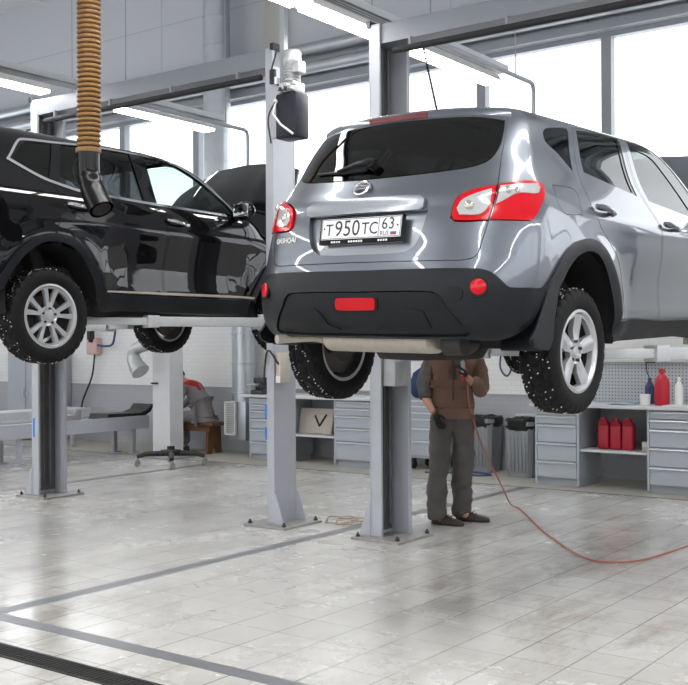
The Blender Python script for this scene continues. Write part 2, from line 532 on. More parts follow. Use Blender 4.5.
def floor_mat():
    m, nt, out = new_mat('worn ceramic floor tiles')
    N, L = nt.nodes, nt.links
    p = N.new('ShaderNodeBsdfPrincipled'); L.new(p.outputs[0], out.inputs[0])
    tc = N.new('ShaderNodeTexCoord'); sp = N.new('ShaderNodeSeparateXYZ'); L.new(tc.outputs['Object'], sp.inputs[0])
    def math_(op, a, b=None, c=None):
        n = N.new('ShaderNodeMath'); n.operation = op
        for i, v in enumerate((a, b, c)):
            if v is None: continue
            if isinstance(v, (int, float)): n.inputs[i].default_value = v
            else: L.new(v, n.inputs[i])
        return n.outputs[0]
    def noise(scale, detail=5, rough=0.6, dist=0.0, vec=None):
        n = N.new('ShaderNodeTexNoise'); n.inputs['Scale'].default_value = scale; n.inputs['Detail'].default_value = detail
        n.inputs['Roughness'].default_value = rough; n.inputs['Distortion'].default_value = dist
        L.new(vec or tc.outputs['Object'], n.inputs['Vector']); return n.outputs[0]
    def ramp(v, a, b, lo=0.0, hi=1.0):
        n = N.new('ShaderNodeMapRange'); n.inputs[1].default_value = a; n.inputs[2].default_value = b; n.inputs[3].default_value = lo; n.inputs[4].default_value = hi
        L.new(v, n.inputs[0]); return n.outputs[0]
    def line(c, off, pitch, w):
        q = math_('PINGPONG', math_('SUBTRACT', c, off), pitch / 2)
        return math_('LESS_THAN', q, w)
    gx = line(sp.outputs[0], -2.817, 0.31, 0.0036); gy = line(sp.outputs[1], 4.785, 0.32, 0.0030)
    gr = math_('MAXIMUM', gx, math_('MULTIPLY', gy, 0.8))
    # per-tile tone
    fx = math_('FLOOR', math_('DIVIDE', math_('ADD', sp.outputs[0], 2.817), 0.31)); fy = math_('FLOOR', math_('DIVIDE', math_('SUBTRACT', sp.outputs[1], 4.785), 0.32))
    cb = N.new('ShaderNodeCombineXYZ'); L.new(fx, cb.inputs[0]); L.new(fy, cb.inputs[1])
    wn = N.new('ShaderNodeTexWhiteNoise'); L.new(cb.outputs[0], wn.inputs[0])
    mix = lambda a, b, f: (lambda n: (n.outputs[2], [L.new(f, n.inputs[0]) if not isinstance(f, float) else setattr(n.inputs[0], 'default_value', f), L.new(a, n.inputs[6]) if not isinstance(a, tuple) else setattr(n.inputs[6], 'default_value', a), L.new(b, n.inputs[7]) if not isinstance(b, tuple) else setattr(n.inputs[7], 'default_value', b)])[0])((lambda n: (setattr(n, 'data_type', 'RGBA'), n)[1])(N.new('ShaderNodeMix')))
    c = mix((0.585, 0.572, 0.546, 1), (0.640, 0.628, 0.606, 1), wn.outputs[0])
    # broad grey-brown soil, smears and spots
    soil = ramp(noise(0.50, 9, 0.66, 0.25), 0.46, 0.80)
    c = mix(c, (0.33, 0.31, 0.28, 1), math_('MULTIPLY', soil, 0.85))
    st = N.new('ShaderNodeMapping'); st.inputs['Scale'].default_value = (2.2, 0.8, 1); st.inputs['Rotation'].default_value = (0, 0, 0.35); L.new(tc.outputs['Object'], st.inputs[0])
    sm = math_('MULTIPLY', ramp(noise(1.5, 10, 0.78, 0.3, st.outputs[0]), 0.47, 0.74), ramp(noise(0.45, 4), 0.42, 0.60))
    c = mix(c, (0.20, 0.15, 0.115, 1), math_('MULTIPLY', sm, 0.85))
    spots = math_('MULTIPLY', ramp(noise(7.0, 8, 0.75), 0.62, 0.78), ramp(noise(0.8, 4), 0.46, 0.64))
    c = mix(c, (0.12, 0.11, 0.10, 1), math_('MULTIPLY', spots, 0.7))
    gdark = math_('MULTIPLY', gr, ramp(noise(1.7, 4), 0.30, 0.62, 0.45, 1.0))
    c = mix(c, (0.17, 0.16, 0.15, 1), gdark)
    L.new(c, p.inputs['Base Color'])
    wet = ramp(noise(0.42, 8, 0.62, 0.2), 0.40, 0.64)
    ro = ramp(wet, 0, 1, 0.30, 0.10)
    ro2 = math_('ADD', ro, ramp(noise(6, 4), 0.3, 0.7, -0.03, 0.06))
    L.new(ro2, p.inputs['Roughness'])
    p.inputs['Specular IOR Level'].default_value = 0.55
    b = N.new('ShaderNodeBump'); b.inputs['Strength'].default_value = 0.35; b.inputs['Distance'].default_value = 0.003
    h = math_('ADD', math_('MULTIPLY', gr, -1.0), math_('MULTIPLY', noise(14, 3), 0.25))
    L.new(h, b.inputs['Height']); L.new(b.outputs[0], p.inputs['Normal'])
    return m

def brick_mat(name, rgb, bump=0.4):
    m, nt, out = new_mat(name)
    N, L = nt.nodes, nt.links
    p = N.new('ShaderNodeBsdfPrincipled'); L.new(p.outputs[0], out.inputs[0])
    tc = N.new('ShaderNodeTexCoord')
    mp = N.new('ShaderNodeMapping'); mp.inputs['Rotation'].default_value = (R(90), 0, 0); L.new(tc.outputs['Object'], mp.inputs[0])
    b = N.new('ShaderNodeTexBrick'); b.inputs['Scale'].default_value = 4.0; b.inputs['Mortar Size'].default_value = 0.012
    b.inputs['Color1'].default_value = (*rgb, 1); b.inputs['Color2'].default_value = (*[c * 0.97 for c in rgb], 1); b.inputs['Mortar'].default_value = (*[c * 0.86 for c in rgb], 1)
    L.new(mp.outputs[0], b.inputs['Vector']); L.new(b.outputs[0], p.inputs['Base Color'])
    p.inputs['Roughness'].default_value = 0.6
    bp = N.new('ShaderNodeBump'); bp.inputs['Strength'].default_value = bump; bp.inputs['Distance'].default_value = 0.004; bp.invert = True
    L.new(b.outputs['Fac'], bp.inputs['Height']); L.new(bp.outputs[0], p.inputs['Normal'])
    return m

def panel_mat(name, rgb, px=3.1, hz=6.61, x0=-14.46):
    """flat insulated wall panels with fine joints"""
    m, nt, out = new_mat(name)
    N, L = nt.nodes, nt.links
    p = N.new('ShaderNodeBsdfPrincipled'); L.new(p.outputs[0], out.inputs[0]); p.inputs['Roughness'].default_value = 0.45
    tc = N.new('ShaderNodeTexCoord'); sp = N.new('ShaderNodeSeparateXYZ'); L.new(tc.outputs['Object'], sp.inputs[0])
    def M_(op, a, b=None):
        n = N.new('ShaderNodeMath'); n.operation = op
        for i, v in enumerate((a, b)):
            if v is None: continue
            if isinstance(v, (int, float)): n.inputs[i].default_value = v
            else: L.new(v, n.inputs[i])
        return n.outputs[0]
    gx = M_('LESS_THAN', M_('PINGPONG', M_('SUBTRACT', sp.outputs[0], x0), px / 2), 0.012)
    gz = M_('LESS_THAN', M_('PINGPONG', M_('SUBTRACT', sp.outputs[2], hz), 0.6), 0.008)
    g = M_('MAXIMUM', gx, M_('MULTIPLY', gz, 0.6))
    mx = N.new('ShaderNodeMix'); mx.data_type = 'RGBA'; mx.inputs[6].default_value = (*rgb, 1); mx.inputs[7].default_value = (*[c * 0.62 for c in rgb], 1)
    L.new(g, mx.inputs[0]); L.new(mx.outputs[2], p.inputs['Base Color'])
    return m

def perf_mat(name, rgb):
    """perforated steel sheet: rows of round holes"""
    m, nt, out = new_mat(name)
    N, L = nt.nodes, nt.links
    p = N.new('ShaderNodeBsdfPrincipled'); L.new(p.outputs[0], out.inputs[0]); p.inputs['Roughness'].default_value = 0.45
    tc = N.new('ShaderNodeTexCoord'); sp = N.new('ShaderNodeSeparateXYZ'); L.new(tc.outputs['Object'], sp.inputs[0])
    def M_(op, a, b=None):
        n = N.new('ShaderNodeMath'); n.operation = op
        for i, v in enumerate((a, b)):
            if v is None: continue
            if isinstance(v, (int, float)): n.inputs[i].default_value = v
            else: L.new(v, n.inputs[i])
        return n.outputs[0]
    a = M_('PINGPONG', sp.outputs[0], 0.019); b = M_('PINGPONG', sp.outputs[2], 0.019)
    q = M_('LESS_THAN', M_('ADD', M_('POWER', a, 2.0), M_('POWER', b, 2.0)), 0.00006)
    mx = N.new('ShaderNodeMix'); mx.data_type = 'RGBA'; mx.inputs[6].default_value = (*rgb, 1); mx.inputs[7].default_value = (*[c * 0.25 for c in rgb], 1)
    L.new(q, mx.inputs[0]); L.new(mx.outputs[2], p.inputs['Base Color'])
    return m

def emit_mat(name, rgb, s):
    m, nt, out = new_mat(name)
    e = nt.nodes.new('ShaderNodeEmission'); e.inputs[0].default_value = (*rgb, 1); e.inputs[1].default_value = s
    nt.links.new(e.outputs[0], out.inputs[0])
    return m

M['floor'] = floor_mat()
M['wall_white'] = brick_mat('white painted brick', (0.80, 0.80, 0.80))
M['wall_grey'] = brick_mat('grey painted brick', (0.42, 0.425, 0.455))
M['panel'] = panel_mat('grey wall panels', (0.52, 0.54, 0.575))
M['ceiling'] = mat('pale ceiling', (0.68, 0.69, 0.70), 0.6)
M['frame'] = mat('grey window frame', (0.28, 0.30, 0.335), 0.4)
M['pane'] = glass_mat('window pane', (0.97, 0.98, 0.99), 1.45)
M['lift'] = mat('lift grey paint', (0.44, 0.455, 0.50), 0.38, var=0.10, vscale=5, bump=0.05, bscale=80)
M['lift_pale'] = mat('pale lift paint', (0.60, 0.61, 0.63), 0.4, var=0.10, vscale=5)
M['lift_beam'] = mat('lift beam paint', (0.22, 0.235, 0.27), 0.4, var=0.06, vscale=3)
M['foam'] = mat('black foam', (0.02, 0.02, 0.022), 0.8)
M['channel'] = mat('dark channel', (0.10, 0.10, 0.105), 0.5, var=0.5, vscale=9)  # inside face of the lift columns, darker and mottled
M['plate_steel'] = mat('worn steel plate', (0.34, 0.33, 0.32), 0.5, 0.2, var=0.35, vscale=9)
M['arm'] = mat('pale lift arm', (0.44, 0.455, 0.47), 0.4, 0.1, var=0.15, vscale=10)
M['pad'] = mat('rubber pad', (0.50, 0.46, 0.34), 0.7)
M['sticker'] = mat('blue sticker', (0.03, 0.22, 0.62), 0.4)
M['zinc'] = mat('galvanised duct', (0.46, 0.49, 0.52), 0.32, 0.65, var=0.16, vscale=4, rvar=0.1)
M['alu'] = mat('motor aluminium', (0.42, 0.43, 0.44), 0.35, 0.5, var=0.2, vscale=15)
M['tank'] = mat('dark oil tank', (0.016, 0.017, 0.024), 0.4, spec=0.25)
M['tray'] = perf_mat('perforated tray', (0.46, 0.475, 0.50))
M['lamp_body'] = mat('white lamp housing', (0.70, 0.70, 0.69), 0.4)
M['hose_tan'] = mat('tan exhaust hose', (0.215, 0.108, 0.028), 0.45, var=0.2, vscale=9)
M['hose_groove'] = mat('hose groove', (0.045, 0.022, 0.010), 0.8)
M['nozzle'] = mat('black rubber nozzle', (0.005, 0.005, 0.006), 0.22, spec=0.22)
M['cabinet'] = mat('grey steel cabinet', (0.40, 0.43, 0.48), 0.4, var=0.05, vscale=4)
M['cab_dark'] = mat('cabinet body', (0.33, 0.345, 0.375), 0.45)
M['drawer_lip'] = mat('pale drawer lip', (0.62, 0.64, 0.67), 0.3, 0.3)
M['worktop'] = mat('pale worktop', (0.58, 0.60, 0.62), 0.35)
M['perf'] = perf_mat('perforated panel', (0.46, 0.48, 0.51))
M['red_plastic'] = mat('red plastic', (0.50, 0.012, 0.03), 0.3, var=0.15, vscale=9)
M['dark_red_plastic'] = mat('red can plastic', (0.42, 0.010, 0.03), 0.35, var=0.2, vscale=9)
M['white_plastic'] = mat('white plastic', (0.78, 0.78, 0.77), 0.4)
M['navy'] = mat('navy plastic', (0.03, 0.045, 0.12), 0.4)
M['cloth_blue'] = mat('pale blue cloth', (0.45, 0.62, 0.78), 0.9)
M['bin'] = mat('grey bin plastic', (0.25, 0.262, 0.28), 0.5, var=0.1)
M['bag'] = mat('black bin liner', (0.010, 0.010, 0.011), 0.4, spec=0.3, bump=0.6, bscale=25)
M['blue_bag'] = mat('dark blue cloth', (0.02, 0.045, 0.12), 0.85, bump=0.3, bscale=25)
M['wood'] = mat('brown wood', (0.16, 0.075, 0.035), 0.6, var=0.35, vscale=14)
M['card'] = mat('cream card', (0.55, 0.50, 0.43), 0.8, var=0.1)
M['skin_tone'] = mat('skin', (0.50, 0.27, 0.19), 0.55, var=0.06, vscale=14)
M['hair'] = mat('dark hair', (0.02, 0.014, 0.010), 0.7, bump=0.5, bscale=120)
M['jacket'] = mat('brown work jacket', (0.175, 0.100, 0.074), 0.9, var=0.35, vscale=6, bump=0.5, bscale=25)
M['jacket_grey'] = mat('grey work cloth', (0.085, 0.082, 0.086), 0.9, var=0.25, vscale=6, bump=0.5, bscale=25)
M['trousers'] = mat('grey work trousers', (0.095, 0.086, 0.081), 0.9, var=0.22, vscale=5, bump=0.6, bscale=18)
M['red_cloth'] = mat('red cloth', (0.42, 0.02, 0.025), 0.9)
M['overall'] = mat('grey overalls', (0.24, 0.225, 0.23), 0.9, var=0.2, vscale=6, bump=0.5, bscale=20)
M['glove'] = mat('black glove', (0.012, 0.012, 0.012), 0.8)
M['shoe'] = mat('brown shoe', (0.045, 0.028, 0.020), 0.5, var=0.3)
M['sole'] = mat('dark sole', (0.012, 0.011, 0.010), 0.7)
M['orange_hose'] = mat('orange air hose', (0.40, 0.13, 0.085), 0.5)
M['blue_hose'] = mat('blue hose', (0.025, 0.06, 0.15), 0.4)
M['black_rubber'] = mat('black rubber', (0.015, 0.015, 0.015), 0.5)
M['pink_box'] = mat('faded pink plastic', (0.62, 0.42, 0.40), 0.5)
M['beige_cable'] = mat('beige cable', (0.36, 0.28, 0.20), 0.6)
M['stripe'] = mat('dark grey floor tile', (0.19, 0.195, 0.21), 0.3, var=0.25, vscale=3, rvar=0.08)
M['kerb'] = mat('concrete strip', (0.44, 0.42, 0.37), 0.7, var=0.15, vscale=5)
M['drain'] = mat('drain grate', (0.035, 0.032, 0.030), 0.5, 0.4, var=0.3)
M['tube'] = emit_mat('lit fluorescent tube', (1.0, 0.985, 0.96), 22.0)
# t, z, W, R, Dr, nr, F, Df, nf    (car frame: x right, y forward from the rear axle, z up from the ground)
GREY = Shell([
 (0.30, 0.30, 0.78, -0.56, 0.45, 3.2, 3.38, 0.70, 2.6),
 (0.38, 0.38, 0.855, -0.76, 0.46, 3.1, 3.46, 0.75, 2.6),
 (0.47, 0.47, 0.882, -0.80, 0.46, 3.0, 3.50, 0.80, 2.5),
 (0.60, 0.60, 0.892, -0.81, 0.47, 3.0, 3.52, 0.85, 2.4),
 (0.72, 0.72, 0.893, -0.795, 0.47, 3.0, 3.48, 0.90, 2.4),
 (0.82, 0.82, 0.890, -0.77, 0.47, 3.0, 3.38, 0.95, 2.4),
 (0.92, 0.92, 0.882, -0.755, 0.47, 2.9, 3.20, 0.95, 2.5),
 (1.00, 1.00, 0.868, -0.735, 0.46, 2.9, 2.98, 0.85, 2.7),
 (1.08, 1.08, 0.842, -0.705, 0.44, 2.8, 2.72, 0.65, 3.0),
 (1.18, 1.18, 0.797, -0.660, 0.40, 2.8, 2.58, 0.52, 3.0),
 (1.30, 1.30, 0.742, -0.590, 0.36, 2.7, 2.38, 0.48, 3.0),
 (1.40, 1.40, 0.708, -0.530, 0.34, 2.7, 2.20, 0.42, 3.0),
 (1.48, 1.48, 0.680, -0.475, 0.33, 2.7, 2.03, 0.38, 2.9),
 (1.545, 1.54, 0.656, -0.435, 0.33, 2.6, 1.87, 0.36, 2.8),
 (1.63, 1.59, 0.605, -0.38, 0.33, 2.5, 1.66, 0.36, 2.7),
 (1.74, 1.616, 0.49, -0.27, 0.34, 2.4, 1.36, 0.35, 2.5),
 (1.88, 1.628, 0.31, -0.02, 0.28, 2.3, 1.06, 0.26, 2.3),
 (2.02, 1.633, 0.13, 0.25, 0.12, 2.2, 0.80, 0.12, 2.2),
 (2.14, 1.634, 0.002, 0.48, 0.02, 2.0, 0.56, 0.02, 2.0),
])
GREY_LOC = (-3.28, 5.404, 1.255)
GREY_ROT = (R(2.0), R(1.4), R(-1.5))
BLACK = Shell([
 (0.30, 0.30, 0.80, -0.64, 0.45, 3.2, 3.50, 0.75, 2.6),
 (0.38, 0.38, 0.868, -0.85, 0.46, 3.1, 3.60, 0.80, 2.6),
 (0.50, 0.50, 0.895, -0.91, 0.46, 3.0, 3.65, 0.85, 2.5),
 (0.65, 0.65, 0.908, -0.93, 0.47, 3.0, 3.65, 0.90, 2.4),
 (0.80, 0.80, 0.910, -0.92, 0.48, 3.0, 3.60, 0.95, 2.4),
 (0.92, 0.92, 0.908, -0.90, 0.48, 2.9, 3.45, 1.00, 2.4),
 (1.02, 1.02, 0.902, -0.89, 0.48, 2.9, 3.15, 1.00, 2.5),
 (1.10, 1.10, 0.892, -0.875, 0.47, 2.8, 2.80, 0.70, 2.7),
 (1.18, 1.18, 0.872, -0.85, 0.46, 2.8, 2.66, 0.55, 3.0),
 (1.30, 1.30, 0.822, -0.79, 0.44, 2.8, 2.46, 0.48, 3.0),
 (1.42, 1.42, 0.770, -0.72, 0.42, 2.7, 2.24, 0.46, 3.0),
 (1.52, 1.52, 0.734, -0.66, 0.40, 2.7, 2.08, 0.40, 3.0),
 (1.60, 1.60, 0.708, -0.62, 0.38, 2.7, 1.93, 0.37, 2.9),
 (1.67, 1.665, 0.668, -0.58, 0.38, 2.6, 1.76, 0.36, 2.8),
 (1.76, 1.718, 0.590, -0.50, 0.38, 2.5, 1.48, 0.36, 2.7),
 (1.88, 1.742, 0.42, -0.30, 0.36, 2.4, 1.10, 0.34, 2.5),
 (2.02, 1.758, 0.20, 0.02, 0.20, 2.2, 0.84, 0.20, 2.3),
 (2.20, 1.762, 0.002, 0.40, 0.02, 2.0, 0.48, 0.02, 2.0),
])
BLACK_LOC = (-7.36, 5.11, 1.49)
BLACK_ROT = (0.0, 0.0, 0.0)
# ------------------------------------------------------------------ car parts
def u_c(sh, t):
    t = np.asarray(t, float)
    return 2 * KU + np.maximum(sh.Fr(t) - sh.Df(t) - sh.Rr(t) - sh.Dr(t), 0.02)

def yt(sh, pts):
    """(y, t) points on the right flank -> (u, t)"""
    out = []
    for y, t in pts:
        us = np.linspace(0, float(u_c(sh, t)), 600)
        ys = sh.base(us, np.full(600, t))[:, 1]
        out.append((float(np.interp(y, ys, us)), t))
    return out

def front_fns(sh):
    def PF(w, t):
        u = u_c(sh, t) - np.abs(w)
        p = sh.P(u, t)
        return np.stack([np.where(w < 0, -1.0, 1.0) * p[..., 0], p[..., 1], p[..., 2]], -1)
    def NF(w, t):
        u = u_c(sh, t) - np.abs(w)
        n = sh.N(u, t)
        return np.stack([np.where(w < 0, -1.0, 1.0) * n[..., 0], n[..., 1], n[..., 2]], -1)
    return PF, NF

def both(half):
    """outline of the right half, first and last point on the middle line -> whole outline"""
    return list(half) + [(-u, t) for u, t in reversed(half) if abs(u) > 1e-4]

def wheel_meshes(kind):
    """tyre and rim, axis along x, outside at +x"""
    Ro, Ri, hw = (0.343, 0.224, 0.106) if kind == 'grey' else (0.355, 0.236, 0.112)
    b = MB()
    n = 192
    prof = [(Ri, -hw * 0.86), (Ri + 0.012, -hw * 0.93), (Ri + 0.05, -hw), (Ro - 0.05, -hw * 0.985), (Ro - 0.024, -hw * 0.93), (Ro - 0.010, -hw * 0.86)]
    xs = np.linspace(-hw * 0.80, hw * 0.80, 17)
    tread = [(Ro - 0.004 * (abs(x) / (hw * 0.8)) ** 3, x) for x in xs]
    full = prof + tread + [(r, -x) for r, x in reversed(prof)]
    vs = []; fs = []
    m = len(full)
    for k in range(n):
        a = 2 * PI * k / n
        for i, (r, x) in enumerate(full):
            if 5 <= i < m - 5:
                j = i - 5
                ph = (k + int(abs(x) / hw * 9) * 1) % 6
                cut = (ph < 2) or (j in (5, 6, 12, 13))
                if j in (9,): cut = (k % 12) < 2
                if i in (5, m - 6): cut = (k % 6) < 2
                if cut: r = r - 0.009
            if i in (4, m - 5) and (k % 6) < 2: r -= 0.006
            vs.append((x, r * math.cos(a), r * math.sin(a)))
    for k in range(n):
        k2 = (k + 1) % n
        for i in range(m - 1):
            fs.append((k * m + i, k2 * m + i, k2 * m + i + 1, k * m + i + 1))
    b.add(vs, fs, 0, True)
    rr = random.Random(3)
    for k in range(150):                                            # studs of the winter tyre
        a = 2 * PI * (k + rr.random() * 0.5) / 150; x = rr.choice((-0.74, -0.62, -0.44, -0.30, 0.18, 0.34, 0.52, 0.66, 0.76)) * hw + rr.uniform(-.004, .004)
        c = Vector((x, Ro * math.cos(a), Ro * math.sin(a)))
        b.cyl(c * 1.0 - Vector((0, math.cos(a), math.sin(a))) * 0.006, c + Vector((0, math.cos(a), math.sin(a))) * 0.0015, 0.0038, 6, 1)
    # rim
    r = MB()
    xo = hw * 0.80
    r.lathe([(Ri + 0.004, hw * 0.86), (Ri + 0.004, xo + 0.012), (Ri - 0.010, xo + 0.014), (Ri - 0.016, xo), (Ri - 0.026, xo - 0.02)], 64, axis='x')
    r.lathe([(Ri - 0.026, xo - 0.02), (Ri - 0.03, -hw * 0.5), (Ri - 0.02, -hw * 0.82)], 64, axis='x', mi=1)
    r.lathe([(Ri - 0.02, -hw * 0.82), (Ri + 0.004, -hw * 0.86)], 64, axis='x')
    def polar(a, rad): return (rad * math.cos(a), rad * math.sin(a))
    Rw = Ri - 0.020
    holes = []
    for k in range(5):
        c = 2 * PI * k / 5 + PI / 2
        if kind == 'grey':
            ho, hi, r1, r0 = 0.395, 0.20, Rw - 0.012, 0.072
            pts = [polar(c + a, r1) for a in np.linspace(-ho, ho, 9)] + [polar(c + hi * 1.35, 0.12), polar(c + hi, r0), polar(c - hi, r0), polar(c - hi * 1.35, 0.12)]
            holes.append(np.array(pts))
        else:
            ho, hi, r1, r0 = 0.285, 0.30, Rw - 0.010, 0.078
            pts = [polar(c + a, r1) for a in np.linspace(-ho, ho, 7)] + [polar(c + 0.30, 0.15), polar(c + hi, r0), polar(c - hi, r0), polar(c - 0.30, 0.15)]
            holes.append(np.array(pts))
            c2 = c + PI / 5
            pts = [polar(c2 + a, r1) for a in np.linspace(-0.155, 0.155, 5)] + [polar(c2 + 0.12, 0.16), polar(c2 + 0.07, 0.105), polar(c2 - 0.07, 0.105), polar(c2 - 0.12, 0.16)]
            holes.append(np.array(pts))
    for i, h in enumerate(holes):
        if area2(h) < 0: holes[i] = h[::-1]
    disc = np.array([polar(a, Rw) for a in np.linspace(0, 2 * PI, 96, endpoint=False)])
    V, T = cdt(disc, holes, 0.012)
    used = sorted({i for f in T for i in f}); ix = {a: q for q, a in enumerate(used)}
    V = V[used]; T = [tuple(ix[i] for i in f) for f in T]
    def hx(p):
        q = math.hypot(*p)
        x = xo - 0.002 - 0.020 * math.exp(-((q - 0.10) / 0.06) ** 2) * 0.6 - (0.012 if q < 0.06 else 0)
        a = (math.atan2(p[1], p[0]) - PI / 2) % (2 * PI / 5)
        d = abs(a - PI / 5) * q                                     # ridge along the spoke
        if kind == 'grey' and q > 0.06: x += 0.008 * max(0, 1 - d / 0.035)
        return x
    vs = [(hx(p), p[0], p[1]) for p in V]
    r.add(vs, T, 0, True)
    bd = boundary(T)
    for a, c in bd:
        p, q = vs[a], vs[c]
        r.add([p, q, (q[0] - 0.03, q[1] * 0.985, q[2] * 0.985), (p[0] - 0.03, p[1] * 0.985, p[2] * 0.985)], [(0, 3, 2, 1)], 0, False)
    cap = MB()
    cap.lathe([(0, xo - 0.004), (0.026, xo - 0.006), (0.030, xo - 0.014), (0.030, xo - 0.03)], 24, axis='x')
    nuts = MB()
    for k in range(5):
        a = 2 * PI * (k + 0.5) / 5 + PI / 2
        p = (xo - 0.022, 0.057 * math.cos(a), 0.057 * math.sin(a))
        nuts.cyl(p, (xo - 0.004, p[1], p[2]), 0.010, 6)
    d = MB()                                                        # brake disc and hub behind the spokes
    d.lathe([(0.0, -0.085), (0.10, -0.085), (0.13, -0.06), (0.175, -0.05), (0.175, -0.045), (0.14, -0.045), (0.14, -0.02), (0.15, -0.02), (0.15, 0.0), (0.085, 0.0), (0.085, 0.03), (0, 0.03)], 40, axis='x')
    d.rbox((0.0, 0.12, 0.06), (0.06, 0.07, 0.12), 0.012)
    return b, r, cap, nuts, d

def make_car(kind, name, label, sh, loc, rot, S):
    """S: outlines and materials of one car"""
    root = thing(name, label, 'car', loc)
    root.rotation_euler = rot
    P, N = sh.P, sh.N
    PF, NF = front_fns(sh)
    paint, black, glass, dark = S['paint'], M['plastic'], S['glass'], M['car_dark']
    tm = sh.tmax - 0.006
    wb = S['wb']
    arch = S['arch']                                                # (y, t), rear arch from back to front
    archF = [(y + wb, t) for y, t in arch]
    # ---------------- painted body
    half = [(float(u_c(sh, tm)), tm), (0.0, tm), (0.0, S['tail_top'][0][1])] + S['tail_top'][1:] + S['shut'] + S['bump_top'] \
        + yt(sh, arch) + yt(sh, [(arch[-1][0] + 0.02, 0.36), (1.2, 0.345), (archF[0][0] - 0.12, 0.36)]) \
        + yt(sh, archF) + yt(sh, S['front_edge']) + yt(sh, S['screen_edge']) + [(float(u_c(sh, S['screen_top'])) - 0.5, S['screen_top']), (float(u_c(sh, S['screen_top'] + 0.01)), S['screen_top'] + 0.01)]
    holes = [S['door_r'], S['door_f'], S['flap']] + ([S['qglass']] if not S.get('q_in_door') else []) + [S['lamp_o']]
    dat = skin_data(P, N, half, holes, 0.045, depth=0.02)
    skin_build('body', paint, [dat, mirror_data(dat)], root)
    # inner body shell, coloured black so the panel gaps look shaded
    lin = [(0.0, 1.0), (0.0, 0.40)] + S['liner_rear'] + yt(sh, arch) + yt(sh, [(arch[-1][0] + 0.02, 0.35), (archF[0][0] - 0.02, 0.35)]) + yt(sh, archF) + yt(sh, [(3.2, 0.45), (3.2, 0.80), (2.7, 0.92), (2.45, 1.0)])
    dl = skin_data(P, N, lin, [S['lamp_hole']] if 'lamp_hole' in S else [], 0.08, off=-0.05, depth=0.0)
    inn = skin_build('inner_body', dark, [dl, mirror_data(dl)], root)
    # ---------------- doors
    for mir in (0, 1):
        F = (lambda d: mirror_data(d)) if mir else (lambda d: d)
        sx = -1 if mir else 1
        for key, wkey, hkey in (('door_f', 'win_f', 'hand_f'), ('door_r', 'win_r', 'hand_r')):
            dsk = skin_data(P, N, S[key], [S[wkey]], 0.04, gap=0.004, depth=0.022)
            d = skin_build('door', paint, [F(dsk)], root)
            if S.get('frame_' + key):
                fr = skin_data(P, N, S[wkey], [S['frame_' + key]], 0.03, gap=0.001, off=-0.004, depth=0.01)
                skin_build('window_frame', M['gloss_black'], [F(fr)], d)
                wsk = skin_data(P, N, S['frame_' + key], [], 0.05, gap=-0.004, off=-0.009, depth=0.0)
            else:
                wsk = skin_data(P, N, S[wkey], [], 0.05, gap=0.002, off=-0.006, depth=0.004)
            skin_build('window', glass if key == 'door_r' else S['glass_f'], [F(wsk)], d)
            # pull handle: a bowed bar over a dark dome, its colour painting the cup's shade
            y0, t0 = S[hkey]
            (u0, _), = yt(sh, [(y0, t0)])
            p0 = P(np.array([u0]), np.array([t0]))[0]; n0 = N(np.array([u0]), np.array([t0]))[0]
            h = MB()
            pts = []
            for q in np.linspace(-1, 1, 9):
                pts.append((p0[0] + (0.012 + 0.026 * (1 - q * q) ** 0.6) + n0[0] * 0.0, p0[1] + q * 0.105, p0[2] - 0.012 * q))
            h.tube([(sx * a, b_, c_) for a, b_, c_ in pts], [0.012, 0.0145, 0.016, 0.016, 0.016, 0.016, 0.016, 0.0145, 0.012], 10)
            h.rbox((sx * (p0[0] + 0.012), p0[1] + 0.125, p0[2] - 0.014), (0.03, 0.05, 0.03), 0.01)
            h.build('handle', S['handle_mat'], d)
            cup = MB()
            cup.sphere((sx * (p0[0] - 0.001), p0[1], p0[2] - 0.004), 1.0, sc=(0.006, 0.085, 0.034))
            cup.build('handle_cup_shade', M['car_dark'], d)
        # quarter window
        if 'qglass' in S:
            q = skin_data(P, N, S['qglass'], [], 0.05, gap=0.003, off=-0.004, depth=0.006)
            skin_build('quarter_window', glass, [F(q)], root)
        fl = skin_data(P, N, S['flap'], [], 0.04, gap=0.003, depth=0.015)
        if not mir: skin_build('fuel_flap', paint, [F(fl)], root)
        else: skin_build('side_panel', paint, [F(skin_data(P, N, S['flap'], [], 0.04, gap=-0.0005, depth=0.015))], root)
        # arch trims
        for A, sc_ in ((arch, 0), (archF, 1)):
            inner = S['arch_in'] if not sc_ else [(y + wb, t) for y, t in S['arch_in']]
            ring = yt(sh, A) + yt(sh, inner[::-1])
            a = skin_data(P, N, ring, [], 0.03, gap=-0.003, off=0.014, depth=0.03)
            skin_build('wheel_arch_trim', black, [F(a)], root)
        # sill trim
        st = skin_data(P, N, yt(sh, [(arch[-1][0] - 0.03, S['sill'][0]), (1.2, S['sill'][0] - 0.005), (archF[0][0] + 0.01, S['sill'][0]), (archF[0][0] + 0.01, S['sill'][1]), (1.2, S['sill'][1]), (arch[-1][0] - 0.03, S['sill'][1])]), [], 0.05, off=0.016, depth=0.035)
        skin_build('sill_trim', S['sill_mat'], [F(st)], root)
        # mirror
        y0, t0 = S['mirror']
        (u0, _), = yt(sh, [(y0, t0)]); p0 = P(np.array([u0]), np.array([t0]))[0]
        mb = MB()
        mb.sphere((sx * (p0[0] + 0.13), y0 - 0.02, t0 + 0.03), 1.0, sc=(0.115, 0.065, 0.085))
        mir_o = mb.build('mirror', paint, root)
        mb = MB(); mb.tube([(sx * (p0[0] - 0.02), y0, t0 - 0.04), (sx * (p0[0] + 0.05), y0, t0 - 0.01)], [0.035, 0.03], 10)
        mb.build('mirror_mount', black, mir_o)
        mb = MB(); mb.rbox((sx * (p0[0] + 0.13), y0 - 0.075, t0 + 0.03), (0.17, 0.012, 0.115), 0.005)
